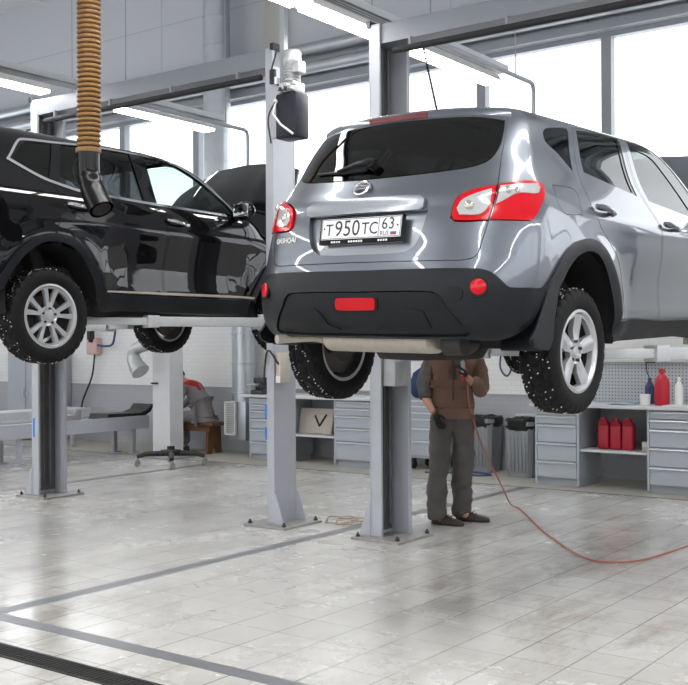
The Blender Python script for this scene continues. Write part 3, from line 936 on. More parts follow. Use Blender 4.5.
        mb.build('mirror_glass', M['mirror'], mir_o)
    # ---------------- front
    win = [(float(u_c(sh, t)) - u, t) for u, t in yt(sh, [(y + 0.01, t) for y, t in S['screen_edge']])]
    halfw = [(0.0, S['screen_base'])] + win + [(0.46, S['screen_top'] - 0.01), (0.0, S['screen_top'])]
    wd = skin_data(PF, NF, both(halfw), [], 0.06, gap=0.004, off=-0.004, depth=0.006)
    skin_build('windscreen', S['glass_f'], [wd], root)
    fe = [(float(u_c(sh, t)) - u, t) for u, t in yt(sh, S['front_edge'][1:-1])]
    fb = [(0.0, 0.33)] + [(fe[0][0], 0.36)] + fe + [(0.0, S['nose_top'])]
    fbd = skin_data(PF, NF, both(fb), [], 0.06, gap=0.003, off=0.004, depth=0.03)
    fo = skin_build('front_bumper', paint, [fbd], root)
    gr = skin_data(PF, NF, both([(0.0, 0.52), (0.36, 0.52), (0.40, 0.66), (0.34, 0.74), (0.0, 0.75)]), [], 0.05, off=0.012, depth=0.02)
    skin_build('grille', black, [gr], fo)
    hl = skin_data(PF, NF, [(0.50, 0.68), (0.92, 0.72), (1.02, 0.80), (0.95, 0.85), (0.52, 0.76)], [], 0.05, off=0.02, depth=0.03)
    skin_build('headlight', M['lens'], [hl], fo)
    skin_build('headlight', M['lens'], [mirror_data(hl)], fo)
    # cowl, engine bay
    eb = MB()
    eb.rbox((0, 2.75, 0.70), (1.25, 0.85, 0.22), 0.05)
    eb.rbox((0.1, 2.8, 0.80), (0.6, 0.45, 0.10), 0.04)
    eb.rbox((-0.48, 2.75, 0.80), (0.24, 0.3, 0.14), 0.03)
    eb.build('engine', M['engine'], root)
    # raised bonnet: a crowned panel turned up about its rear edge
    Lb, hwid, ang = S['bonnet']
    a0 = R(ang)
    vs = []; fs = []; nu, nv = 25, 17
    def bon(i, j, h=0.0):
        q = -1 + 2 * i / (nu - 1); v = j / (nv - 1)
        wv = hwid * (1 - 0.10 * v - 0.10 * max(0, v - 0.75) * 4 * abs(q))
        x = q * wv
        l = Lb * v * (1 - 0.10 * q * q)
        cr = 0.05 * (1 - q * q) + 0.10 * math.sin(PI * min(1, v * 0.95)) * (1 - 0.3 * q * q) - 0.05 * v * v + h + 0.018 * math.exp(-((abs(q) - 0.55) / 0.12) ** 2)
        y = S['hinge'][0] + l * math.cos(a0) - cr * math.sin(a0)
        z = S['hinge'][1] + l * math.sin(a0) + cr * math.cos(a0)
        return (x, y, z)
    for j in range(nv):
        for i in range(nu): vs.append(bon(i, j))
    for j in range(nv):
        for i in range(nu): vs.append(bon(i, j, -0.022))
    K = nu * nv
    for j in range(nv - 1):
        for i in range(nu - 1):
            a = j * nu + i
            fs.append((a, a + 1, a + 1 + nu, a + nu)); fs.append((K + a, K + a + nu, K + a + nu + 1, K + a + 1))
    for j in range(nv - 1):
        for i in (0, nu - 1): a = j * nu + i; fs.append((a, a + nu, K + a + nu, K + a))
    for i in range(nu - 1):
        for j in (0, nv - 1): a = j * nu + i; fs.append((a, K + a, K + a + 1, a + 1))
    mb = MB(); mb.add(vs, fs, 0, True)
    bo = mb.build('bonnet', paint, root, auto=40)
    ins = MB(); vs = []; fs = []
    for j in range(2, nv - 2):
        for i in range(3, nu - 3): vs.append(bon(i, j, -0.03))
    w_, h_ = nu - 6, nv - 4
    for j in range(h_ - 1):
        for i in range(w_ - 1): a = j * w_ + i; fs.append((a, a + 1, a + 1 + w_, a + w_))
    ins.add(vs, fs, 0, True); ins.build('insulation', M['car_dark'], bo)
    pr = MB(); e = bon(2, nv - 4, -0.03)
    pr.tube([(e[0], S['hinge'][0] + 0.75, S['hinge'][1] - 0.12), e], 0.005, 6); pr.build('bonnet_prop', M['dark_metal'], root)
    # ---------------- cabin
    fl = MB()
    fl.box((0, 0.9, 0.42), (1.5, 2.9, 0.06)); fl.rbox((0, 2.15, 0.85), (1.45, 0.45, 0.25), 0.08); fl.rbox((0, -0.35, 0.62), (1.2, 0.55, 0.34), 0.03)
    fl.build('dashboard_and_floor', dark, root)
    for x, y in ((-0.38, 1.0), (0.38, 1.0), (-0.38, 0.15), (0.38, 0.15)):
        s = MB()
        Mx = Matrix.Rotation(R(14), 3, 'X')
        s.rbox((x, y + 0.22, 0.62), (0.48, 0.5, 0.16), 0.06)
        s.rbox((x, y - 0.08, 0.90), (0.47, 0.14, 0.58), 0.06, M=Mx)
        so = s.build('seat', M['seat'], root)
        s = MB(); s.rbox((x, y - 0.17, 1.28), (0.26, 0.10, 0.17), 0.05, M=Mx)
        s.cyl((x - 0.06, y - 0.13, 1.10), (x - 0.06, y - 0.16, 1.24), 0.008, 8); s.cyl((x + 0.06, y - 0.13, 1.10), (x + 0.06, y - 0.16, 1.24), 0.008, 8)
        s.build('headrest', M['seat'], so)
    sw = MB(); Mx = Matrix.Rotation(R(-62), 3, 'X')
    ring = [Mx @ Vector((0.185 * math.cos(2 * PI * k / 32), 0.185 * math.sin(2 * PI * k / 32), 0)) + Vector((-0.37, 1.72, 0.98)) for k in range(32)]
    sw.tube(ring, 0.016, 8, closed=True); sw.rbox((-0.37, 1.74, 0.98), (0.34, 0.05, 0.06), 0.02)
    sw.build('steering_wheel', dark, root)
    # roof lining closes the cabin from above
    # ---------------- wheels
    tb, rb, cb, nb, db = S['wheels']
    proto = None
    for sx in (1, -1):
        for y in (0.0, wb):
            o = bpy.data.objects.new('wheel', proto['t']) if proto else tb.build('wheel', [M['tyre'], M['stud']], root, fix=False, auto=28)
            if proto: col.objects.link(o); o.parent = root
            o.location = (sx * S['track'] - (S.get('left_out', 0) if sx < 0 else 0), y + S['wheel_dy'] + (S.get('front_fix', (0, 0))[0] if y > 1 else 0), S['wheel_z'] + (S.get('front_fix', (0, 0))[1] if y > 1 else 0))
            o.rotation_euler = (R(rnd.uniform(0, 60)) + S['spin'], 0, 0 if sx > 0 else PI)
            if not proto:
                r1 = rb.build('rim', [M['alloy'], M['rust']], o, fix=False); c1 = cb.build('hub_cap', M['alloy'], r1); n1 = nb.build('wheel_nuts', M['dark_metal'], r1); d1 = db.build('brake_disc', M['rust'], o)
                proto = {'t': o.data, 'k': [r1, c1, n1, d1]}
            else:
                r1 = proto['k'][0].copy(); col.objects.link(r1); r1.parent = o
                for q in proto['k'][1:3]:
                    w = q.copy(); col.objects.link(w); w.parent = r1
                w = proto['k'][3].copy(); col.objects.link(w); w.parent = o
    # wheel housings
    for sx in (1, -1):
        for y in (0.0, wb):
            h = MB(); n = 20; vs = []; fs = []
            yc, zc, rad = y + 0.05, 0.40, 0.44
            for k in range(n + 1):
                a = R(-12) + (PI + R(24)) * k / n
                for xx in (0.50, S['liner_x']): vs.append((sx * xx, yc + rad * math.cos(a), zc + rad * math.sin(a)))
            for k in range(n): fs.append((2 * k, 2 * k + 1, 2 * k + 3, 2 * k + 2))
            c0 = len(vs); vs.append((sx * 0.50, yc, zc))
            for k in range(n): fs.append((c0, 2 * k, 2 * k + 2))
            h.add(vs, fs, 0, True); h.build('wheel_housing', M['car_dark'], root)
    # ---------------- underside
    ub = MB()
    ub.rbox((0, 1.35, 0.36), (1.5, 2.2, 0.10), 0.03); ub.rbox((0, 2.9, 0.36), (1.1, 0.9, 0.10), 0.03)
    ub.rbox((0, -0.30, 0.44), (1.0, 0.75, 0.14), 0.05)
    for sx in (1, -1): ub.rbox((sx * 0.70, 1.3, 0.335), (0.07, 1.75, 0.05), 0.01)
    ub.build('floor_pan', M['underseal'], root)
    ax = MB()
    ax.rbox((0, 0.02, 0.34), (1.0, 0.22, 0.09), 0.03); ax.rbox((0, wb, 0.35), (0.9, 0.20, 0.08), 0.03); ax.tube([(0, 0.02, 0.34), (0, wb, 0.35)], 0.03, 10)
    for sx in (1, -1):
        ax.tube([(sx * 0.45, -0.05, 0.34), (sx * 0.74, S['wheel_dy'], S['wheel_z'])], [0.035, 0.04], 10)
        ax.tube([(sx * 0.42, -0.18, 0.40), (sx * 0.74, -0.10, S['wheel_z'] - 0.03)], [0.022, 0.025], 8)
        ax.tube([(sx * 0.60, 0.60, 0.34), (sx * 0.72, 0.05, S['wheel_z'])], [0.03, 0.045], 8)
        ax.tube([(sx * 0.66, -0.06, S['wheel_z'] - 0.02), (sx * 0.58, -0.12, 0.62)], [0.026, 0.022], 10)
        ax.tube([(sx * 0.40, wb, 0.33), (sx * 0.74, wb, S['wheel_z'])], [0.05, 0.035], 8)
    ax.build('suspension', M['underseal'], root)
    return root

# ================================================================== the grey car
GARCH = [(-0.44, 0.615), (-0.40, 0.635), (-0.33, 0.70), (-0.25, 0.77), (-0.15, 0.835), (-0.03, 0.873), (0.10, 0.884), (0.24, 0.855), (0.355, 0.765), (0.45, 0.625), (0.50, 0.49), (0.525, 0.375)]
GARCH_IN = [(-0.34, 0.56), (-0.32, 0.595), (-0.25, 0.665), (-0.18, 0.735), (-0.09, 0.79), (0.0, 0.818), (0.08, 0.827), (0.19, 0.805), (0.30, 0.715), (0.38, 0.59), (0.43, 0.47), (0.455, 0.385)]
def flank(y0, y1):
    return lambda y: np.clip((y - y0) / 0.25, 0, 1) * np.clip((y1 - y) / 0.25, 0, 1)
def grey_disp(x, y, z, u, t):
    side = flank(-0.1, 3.0)(y)
    sd = np.clip((u - 1.0) / 0.3, 0, 1)
    d = 0.010 * np.exp(-((z - (1.005 - 0.02 * y)) / 0.045) ** 2) * sd * flank(0.0, 2.9)(y)
    d = d - 0.020 * np.exp(-((z - 0.66) / 0.15) ** 2) * flank(0.45, 2.15)(y) * sd
    d = d + 0.012 * np.exp(-((z - 0.46) / 0.06) ** 2) * flank(0.45, 2.15)(y) * sd
    for yc in (0.06, 2.69):
        r = np.hypot(y - yc, z - 0.40)
        d = d + 0.018 * np.exp(-((r - 0.46) / 0.09) ** 2) * sd * (z > 0.3)
    # tailgate: shoulder running across at lamp height
    tg = np.clip((0.9 - u) / 0.25, 0, 1)
    d = d + 0.014 * np.exp(-((z - 1.10) / 0.045) ** 2) * tg
    return d
GREY.disp = grey_disp
def mk_grey():
    sh = GREY
    S = {}
    S['paint'] = M['paint_grey']; S['glass'] = M['glass_dark']; S['glass_f'] = M['glass_green']; S['handle_mat'] = M['paint_grey']; S['sill_mat'] = M['plastic']
    S['wb'] = 2.63; S['track'] = 0.772; S['wheel_dy'] = 0.045; S['wheel_z'] = 0.283; S['spin'] = 0.2; S['liner_x'] = 0.865; S['left_out'] = 0.06
    S['arch'] = GARCH; S['arch_in'] = GARCH_IN
    S['tail_top'] = [(0.0, 1.572), (0.26, 1.564), (0.53, 1.552), (0.775, 1.522)]
    S['shut'] = [(0.732, 1.335), (0.672, 1.169), (0.601, 0.987), (0.558, 0.847), (0.538, 0.785), (0.495, 0.764), (0.388, 0.763), (0.0, 0.765)]
    S['bump_top'] = [(0.0, 0.724), (0.318, 0.726), (0.537, 0.722), (0.608, 0.705), (0.652, 0.672), (0.693, 0.638), (0.729, 0.626), (0.9, 0.624)]
    S['liner_rear'] = [(0.6, 0.40), (0.9, 0.50)]
    S['lamp_o'] = [(0.662, 1.139), (0.819, 1.166), (1.05, 1.174), (1.118, 1.16), (1.072, 1.105), (0.954, 1.03), (0.861, 0.962), (0.815, 0.957), (0.595, 0.96)]
    S['lamp_hole'] = [(0.60, 1.0), (0.6, 0.99), (0.61, 0.99)]
    del S['lamp_hole']
    lamp_i = [(0.590, 0.96), (0.445, 0.961), (0.425, 0.982), (0.436, 1.039), (0.459, 1.08), (0.536, 1.114), (0.654, 1.137)]
    S['flap'] = [(1.262, 1.17), (1.50, 1.17), (1.545, 1.14), (1.50, 1.02), (1.30, 1.015), (1.25, 1.06)]
    S['qglass'] = [(1.273, 1.47), (1.31, 1.50), (1.56, 1.54), (1.585, 1.52), (1.585, 1.272), (1.438, 1.361), (1.296, 1.42)]
    S['door_f'] = [(2.355, 1.605), (2.82, 1.588), (3.15, 1.495), (3.37, 1.385), (3.57, 1.24), (3.66, 1.10), (3.64, 0.95), (3.60, 0.6), (3.54, 0.40), (2.58, 0.40), (2.62, 0.5), (2.615, 0.99), (2.50, 1.19)]
    S['door_r'] = [(1.645, 1.565), (2.0, 1.59), (2.335, 1.605), (2.48, 1.19), (2.597, 0.99), (2.602, 0.5), (2.56, 0.40), (2.06, 0.40), (2.06, 0.513), (2.04, 0.645), (1.96, 0.776), (1.80, 0.90), (1.69, 0.99), (1.655, 1.172), (1.648, 1.27)]
    S['win_f'] = [(2.425, 1.577), (2.82, 1.562), (3.136, 1.471), (3.337, 1.365), (3.52, 1.23), (3.60, 1.115), (3.46, 1.10), (3.188, 1.119), (2.577, 1.178)]
    S['frame_door_f'] = [(2.475, 1.525), (2.78, 1.49), (2.98, 1.40), (3.18, 1.27), (3.30, 1.125), (3.188, 1.129), (2.587, 1.188)]
    S['win_r'] = [(1.697, 1.545), (2.0, 1.57), (2.29, 1.582), (2.407, 1.197), (1.73, 1.287)]
    S['frame_door_r'] = [(1.712, 1.533), (2.0, 1.557), (2.262, 1.567), (2.37, 1.213), (1.745, 1.297)]
    S['hand_r'] = (0.38, 1.07); S['hand_f'] = (1.33, 1.02)
    S['mirror'] = (2.16, 1.08)
    S['front_edge'] = [(3.14, 0.42), (3.06, 0.50), (3.06, 0.78), (2.98, 0.88), (2.72, 0.985), (2.50, 1.06)]
    S['screen_edge'] = [(2.36, 1.10), (2.18, 1.24), (2.0, 1.37), (1.80, 1.48), (1.62, 1.555)]
    S['screen_top'] = 1.60; S['screen_base'] = 1.09; S['nose_top'] = 0.80
    S['sill'] = (0.44, 0.335)
    S['bonnet'] = (0.95, 0.74, 47); S['hinge'] = (2.60, 1.02)
    S['wheels'] = wheel_meshes('grey')
    root = make_car('grey', 'car', 'silver grey crossover raised on lift, its rear with number plate towards us', sh, GREY_LOC, GREY_ROT, S)
    P, N = sh.P, sh.N
    # tailgate
    tgh = [(0.0, 1.575), (0.26, 1.567), (0.53, 1.555), (0.775, 1.525)] + S['shut'][:-1]
    gl = [(0.0, 1.552), (0.25, 1.545), (0.52, 1.533), (0.745, 1.503), (0.735, 1.44), (0.70, 1.345), (0.605, 1.269), (0.417, 1.233), (0.0, 1.220)]
    rec = [(-0.318, 1.023), (0.0, 1.027), (0.318, 1.023), (0.29, 0.90), (0.262, 0.843), (0.22, 0.818), (0.0, 0.812), (-0.22, 0.818), (-0.262, 0.843), (-0.29, 0.90)]
    lamp_l = [(-u, t) for u, t in lamp_i]
    whole = both([(0.0, 1.575)] + tgh[1:] + [(0.0, 0.765)])
    d = skin_data(P, N, whole, [both(gl), rec, lamp_i, lamp_l], 0.028, gap=0.004, depth=0.035)
    tg = skin_build('tailgate', M['paint_grey'], [d], root)
    g = skin_data(P, N, both(gl), [], 0.04, gap=0.001, off=0.002, depth=0.01)
    skin_build('rear_window', M['glass_rear'], [g], tg)
    d = skin_data(P, N, rec, [], 0.04, gap=-0.002, off=-0.028, depth=0.0)
    skin_build('plate_recess', M['paint_light'], [d], tg)
    bar = [(-0.335, 1.072), (-0.305, 1.094), (0.0, 1.106), (0.285, 1.096), (0.315, 1.074), (0.308, 1.034), (0.285, 1.024), (0.0, 1.026), (-0.30, 1.024), (-0.328, 1.032)]
    d = skin_data(P, N, bar, [], 0.02, off=0.004, depth=0.02, offf=lambda u, t: 0.022 * np.clip(1 - ((t - 1.055) / 0.05) ** 2, 0, 1))
    skin_build('plate_garnish', M['paint_light'], [d], tg)
    for s_ in (1, -1):
        F = mirror_data if s_ < 0 else (lambda q: q)
        d = skin_data(P, N, S['lamp_o'], [], 0.02, gap=0.003, off=0.004, depth=0.025, offf=lambda u, t: 0.014 * np.clip(1 - ((t - 1.06) / 0.12) ** 2, 0, 1))
        tl = skin_build('tail_light', M['lens_red'], [F(d)], root)
        c1 = [(0.665, 1.120), (0.82, 1.140), (0.98, 1.147), (1.01, 1.13), (0.954, 1.098), (0.758, 1.088), (0.628, 1.035)]
        d = skin_data(P, N, c1, [], 0.02, off=0.0205, depth=0.006)
        o = skin_build('indicator_lens', M['lens'], [F(d)], tl); o['label'] = 'clear lens'
        bb = MB()
        p = P(np.array([0.72]), np.array([1.095]))[0]; n = N(np.array([0.72]), np.array([1.095]))[0]
        for q, rr_ in ((0.70, 0.024), (0.76, 0.02)):
            p = P(np.array([q]), np.array([1.100]))[0] + N(np.array([q]), np.array([1.100]))[0] * 0.018
            bb.sphere((s_ * p[0], p[1], p[2]), rr_, u=12, v=8, sc=(0.9, 0.5, 1))
        bb.build('bulb', M['bulb'], tl)
        d = skin_data(P, N, lamp_i, [], 0.02, gap=0.003, off=0.004, depth=0.025, offf=lambda u, t: 0.012 * np.clip(1 - ((t - 1.05) / 0.11) ** 2, 0, 1))
        rl = skin_build('tail_light', M['lens_red'], [F(d)], tg)
        c2 = [(0.620, 1.108), (0.595, 1.03), (0.55, 0.988), (0.463, 0.988), (0.452, 1.02), (0.478, 1.062), (0.545, 1.090)]
        d = skin_data(P, N, c2, [], 0.02, off=0.0175, depth=0.006)
        # (a child of the tailgate too, so that no part goes deeper)
        o = skin_build('reversing_lens', M['lens'], [F(d)], tg); o['label'] = 'clear lens'
        p = P(np.array([0.503]), np.array([1.03]))[0] + N(np.array([0.503]), np.array([1.03]))[0] * 0.012
        bb = MB(); bb.sphere((s_ * p[0], p[1], p[2]), 0.03, u=16, v=8, sc=(1, 0.5, 1)); bb.build('reversing_bulb', M['bulb'], tg)
    # plate, wiper, badge, lettering; all ride on the tailgate
    def on(u, t, h=0.0):
        p = P(np.array([u]), np.array([t]))[0]; n = N(np.array([u]), np.array([t]))[0]
        return Vector(p + n * h)
    c = on(0.0, 0.945, 0.012); nrm = Vector((0, -0.985, 0.17)).normalized(); upv = Vector((0, 0.17, 0.985)).normalized()
    def pl(x, y, h): return c + Vector((x, 0, 0)) + upv * y + nrm * h
    fr = MB()
    def slab(mb, x0, x1, y0, y1, h0, h1, mi=0):
        vs = [pl(x, y, h) for x in (x0, x1) for y in (y0, y1) for h in (h0, h1)]
        mb.add(vs, [(0, 1, 3, 2), (4, 6, 7, 5), (0, 4, 5, 1), (2, 3, 7, 6), (0, 2, 6, 4), (1, 5, 7, 3)], mi)
    slab(fr, -0.272, 0.272, -0.082, 0.062, -0.02, 0.004)
    fr.build('plate_frame', M['gloss_black'], tg)
    pb = MB()
    slab(pb, -0.262, 0.262, -0.055, 0.057, 0.0, 0.006, 0)
    for a in ((-0.259, 0.259, 0.051, 0.054), (-0.259, 0.259, -0.052, -0.049), (-0.259, -0.256, -0.052, 0.054), (0.256, 0.259, -0.052, 0.054), (0.119, 0.122, -0.052, 0.054)):
        slab(pb, *a, 0.006, 0.0066, 1)
    txt = lambda x0, y0: (lambda x, y, z: pl(x + x0, y + y0, 0.0062 + z))
    for s_, x0, sz, y0 in (('T', -0.208, 0.092, -0.034), ('9', -0.145, 0.122, -0.038), ('5', -0.087, 0.122, -0.038), ('0', -0.029, 0.122, -0.038), ('T', 0.033, 0.092, -0.034), ('C', 0.087, 0.092, -0.034), ('6', 0.158, 0.088, -0.012), ('3', 0.202, 0.088, -0.012)):
        text_mb(s_, sz, pb, txt(x0, y0), 1, 0.92)
    for x0 in (-0.243, 0.241): 
        q = pl(x0, 0.006, 0.0065); pb.cyl(q, q + nrm * 0.0008, 0.0055, 10, 1)
    text_mb('RUS', 0.032, pb, txt(0.160, -0.044), 1, 1.0)
    for k, mi in enumerate((3, 4, 2)): slab(pb, 0.198, 0.236, -0.044 + k * 0.0085, -0.0355 + k * 0.0085, 0.006, 0.0066, mi)
    for k in range(3):
        for q in range(6 if k == 1 else 4):
            x0 = (-0.19, -0.075, 0.12)[k] + q * 0.0165
            slab(pb, x0, x0 + 0.011, -0.074, -0.064, 0.004, 0.0048, 2)
    pb.build('number_plate', [M['plate_white'], M['ink'], M['white'], M['red_ink'], M['blue_ink']], tg)
    # wiper
    w = MB()
    a, b_ = on(-0.03, 1.285, 0.03), on(-0.42, 1.29, 0.03)
    w.tube([on(-0.02, 1.28, 0.0), on(-0.02, 1.28, 0.05)], 0.022, 12)
    w.tube([on(-0.0, 1.287, 0.035), on(-0.03, 1.287, 0.045), on(-0.12, 1.285, 0.04), on(-0.24, 1.262, 0.03)], [0.018, 0.022, 0.014, 0.008], 8)
    w.tube([on(-0.05, 1.262, 0.02), on(-0.20, 1.262, 0.016), on(-0.41, 1.272, 0.014)], [0.008, 0.011, 0.006], 6)
    w.build('wiper', M['plastic'], tg)
    # round badge: ring, cross bar
    bd = MB()
    cb = on(-0.045, 1.16, 0.016); nb_ = Vector(N(np.array([-0.045]), np.array([1.16]))[0])
    ub = (Vector((0, 0, 1)) - nb_ * nb_.z).normalized(); rb = ub.cross(nb_).normalized()
    if rb.x < 0: rb = -rb
    ring = [cb + (rb * math.cos(2 * PI * k / 32) * 0.046 + ub * math.sin(2 * PI * k / 32) * 0.043) for k in range(32)]
    bd.tube(ring, 0.0065, 8, closed=True)
    bx = lambda hx, hy, hz: [cb + rb * sx * hx + ub * sy * hy + nb_ * sz * hz for sx in (-1, 1) for sy in (-1, 1) for sz in (-1, 1)]
    bd.add(bx(0.057, 0.0125, 0.006), [(0, 1, 3, 2), (4, 6, 7, 5), (0, 4, 5, 1), (2, 3, 7, 6), (0, 2, 6, 4), (1, 5, 7, 3)])
    text_mb('NISSAN', 0.019, bd, lambda x, y, z: cb + rb * x + ub * (y - 0.0065) + nb_ * (0.0062 + z), 1, 1.0)
    bd.build('badge', [M['chrome'], M['ink']], tg)
    lt = MB()
    text_mb('QASHQAI', 0.040, lt, lambda x, y, z: on(-0.462 + x * 0.82, 0.893 + y, 0.004 + z), 0, 1.12, extrude=0.0015)
    lt.build('lettering', M['white'], tg)
    # spoiler with third brake light
    def spo(u, v, h=0.0):
        """v 0 on the roof .. 1 at the trailing edge"""
        t0 = 1.66 - 0.05 * np.abs(u) / 0.8
        p0 = P(np.array([u]), np.array([t0]))[0]
        tt = 1.555 - 0.028 * (abs(u) / 0.72) ** 2
        pe = P(np.array([u]), np.array([tt]))[0] + np.array([0, 0.012, 0.034])
        q = p0 * (1 - v) + pe * v
        q[2] += 0.012 * math.sin(PI * v) * (1 if h >= 0 else -0.2) + h * (0.35 + 0.65 * min(1, v * 3)) 
        return q
    us = np.linspace(-0.80, 0.80, 35); vv = np.linspace(0, 1, 9)
    vs = [spo(u, v) for v in vv for u in us] + [spo(u, v, -0.034 if v > 0.05 else -0.01) for v in vv for u in us]
    fs = []; K = len(us) * len(vv); nu = len(us)
    for j in range(len(vv) - 1):
        for i in range(nu - 1):
            a = j * nu + i
            fs += [(a, a + nu, a + nu + 1, a + 1), (K + a, K + a + 1, K + a + nu + 1, K + a + nu)]
    for i in range(nu - 1):
        for j in (0, len(vv) - 1): a = j * nu + i; fs.append((a, a + 1, K + a + 1, K + a))
    for j in range(len(vv) - 1):
        for i in (0, nu - 1): a = j * nu + i; fs.append((a, K + a, K + a + nu, a + nu))
    mb = MB(); mb.add(vs, fs, 0, True)
    so = mb.build('spoiler', M['paint_grey'], root, auto=50)
    mb = MB(); vs = []; fs = []
    us = np.linspace(-0.215, 0.215, 13)
    for u in us:
        p = spo(u, 1.0)
        for dz in (0.004, -0.024):
            vs += [(p[0], p[1] - 0.006, p[2] + dz), (p[0], p[1] + 0.02, p[2] + dz)]
    for i in range(12):
        a = i * 4; fs += [(a, a + 4, a + 6, a + 2), (a, a + 1, a + 5, a + 4), (a + 2, a + 6, a + 7, a + 3)]
    fs += [(0, 2, 3, 1), (48, 49, 51, 50)]
    mb.add(vs, fs, 0, True); mb.build('brake_light', M['lens_darkred'], so)
    # bumper
    bt = [(0.0, 0.721)] + [(u, t - 0.003) for u, t in S['bump_top'][1:]] + [(1.0, 0.622)]
    ed = yt(sh, [(-0.40, 0.61), (-0.44, 0.55), (-0.50, 0.46), (-0.56, 0.40)])
    bot = [(0.64, 0.372), (0.45, 0.376), (0.0, 0.376)]
    df = [(0.0, 0.612), (0.36, 0.610), (0.40, 0.588), (0.425, 0.54), (0.522, 0.405), (0.50, 0.390), (0.0, 0.386)]
    d = skin_data(P, N, both(bt + ed + bot), [both(df)], 0.03, off=0.012, depth=0.06, offf=lambda u, t: 0.02 * np.exp(-((t - 0.655) / 0.03) ** 2) * np.clip((0.75 - np.abs(u)) / 0.2, 0, 1))
    bu = skin_build('rear_bumper', M['plastic'], [d], root)
    d = skin_data(P, N, both(df), [], 0.03, gap=0.005, off=0.002, depth=0.03)
    do = skin_build('bumper_insert', M['plastic2'], [d], bu)
    for s_ in (1, -1):
        d = skin_data(P, N, [(0.245 * s_, 0.53), (0.33 * s_, 0.51), (0.36 * s_, 0.43), (0.30 * s_, 0.415), (0.10 * s_, 0.415), (0.16 * s_, 0.44), (0.20 * s_, 0.50)], [], 0.03, off=0.010, depth=0.012)
        skin_build('bumper_pad', M['plastic2'], [d], bu)
    for s_ in (-1, 1):
        p = on(0.559 * s_, 0.629, 0.014); n = Vector(N(np.array([0.559 * s_]), np.array([0.629]))[0])
        mb = MB(); mb.tube([p - n * 0.01, p + n * 0.012], 0.052, 24); ro = mb.build('reflector_bezel', M['plastic2'], bu)
        mb = MB(); mb.tube([p, p + n * 0.016, p + n * 0.02], [0.040, 0.040, 0.03], 24); mb.build('reflector', M['lens_red'], bu)
    p = on(0.465, 0.60, 0.012); n = Vector(N(np.array([0.465]), np.array([0.60]))[0])
    mb = MB(); mb.tube([p - n * 0.01, p + n * 0.008], 0.040, 24); mb.build('tow_eye_cover', M['plastic2'], bu)
    rr_ = [(-0.095, 0.578), (0.095, 0.578), (0.105, 0.568), (0.105, 0.528), (0.095, 0.518), (-0.095, 0.518), (-0.105, 0.528), (-0.105, 0.568)]
    d = skin_data(P, N, rr_, [], 0.02, off=0.014, depth=0.02); skin_build('fog_lamp', M['lens_red'], [d], bu)
    d = skin_data(P, N, [(u * 1.10, 0.548 + (t - 0.548) * 1.25) for u, t in rr_], [], 0.02, off=0.008, depth=0.02); skin_build('fog_lamp_bezel', M['plastic2'], [d], bu)
    # mud flaps, muffler, aerial
    for s_ in (1, -1):
        prof = yt(sh, [(-0.30, 0.68), (-0.37, 0.665)]) 
        mf = MB()
        out = [(-0.27, 0.66), (-0.34, 0.68), (-0.41, 0.61), (-0.465, 0.51), (-0.53, 0.42), (-0.58, 0.375), (-0.56, 0.335), (-0.50, 0.315), (-0.40, 0.305), (-0.355, 0.36), (-0.335, 0.47), (-0.30, 0.57)]
        mf.prism([(y, z) for y, z in out], s_ * 0.895, s_ * 0.915, axis='x')
        back = [(s_ * 0.905, -0.36, 0.60), (s_ * 0.905, -0.40, 0.42), (s_ * 0.905, -0.44, 0.305), (s_ * 0.68, -0.47, 0.305), (s_ * 0.66, -0.42, 0.45), (s_ * 0.70, -0.38, 0.60)]
        n_ = len(back); mf.add(back + [(x, y - 0.018, z) for x, y, z in back], [tuple(range(n_)), tuple(reversed(range(n_, 2 * n_)))] + [(i, (i + 1) % n_, (i + 1) % n_ + n_, i + n_) for i in range(n_)])
        mf.build('mud_flap', M['plastic'], root, bevel=0.006)
    ex = MB()
    ex.lathe([(0.001, -0.36), (0.06, -0.36), (0.085, -0.34), (0.088, -0.30), (0.088, 0.30), (0.085, 0.34), (0.06, 0.36), (0.001, 0.36)], 28, c=(0.03, -0.60, 0.355), axis='x', M=Matrix.Diagonal((1, 1.25, 0.8)))
    ex.tube(smooth_path([(-0.38, -0.60, 0.35), (-0.46, -0.60, 0.36), (-0.56, -0.66, 0.355), (-0.60, -0.76, 0.35)]), 0.026, 12)
    ex.tube(smooth_path([(0.33, -0.60, 0.36), (0.44, -0.50, 0.37), (0.42, -0.2, 0.40), (0.2, 0.3, 0.36), (0.1, 1.2, 0.32), (0.1, 2.2, 0.32)]), 0.03, 12)
    ex.build('muffler', M['steel_dull'], root)
    tow = MB(); tow.tube([(0.45, -0.63, 0.345), (0.56, -0.63, 0.345)], [0.065, 0.06], 20); tow.sphere((0.50, -0.55, 0.34), 0.085, sc=(1, 1, 0.7)); tow.build('tail_pipe', M['underseal'], root)
    sp = MB(); sp.lathe([(0.001, 0.0), (0.30, 0.0), (0.33, 0.05), (0.33, 0.12)], 32, c=(0.02, -0.12, 0.235)); sp.build('spare_wheel_well', M['underseal'], root)
    an = MB()
    an.sphere((0.01, -0.02, 1.64), 1.0, sc=(0.03, 0.05, 0.022)); a0 = Vector((0.01, -0.03, 1.65)); a1 = Vector((0.01, -0.19, 2.03))
    an.tube([a0, a1], [0.006, 0.004], 8)
    for k in range(2, 24):
        q = a0.lerp(a1, k / 24); an.tube([q, q + (a1 - a0) * 0.016], 0.0085, 8)
    an.build('aerial', M['plastic'], root)
    return root

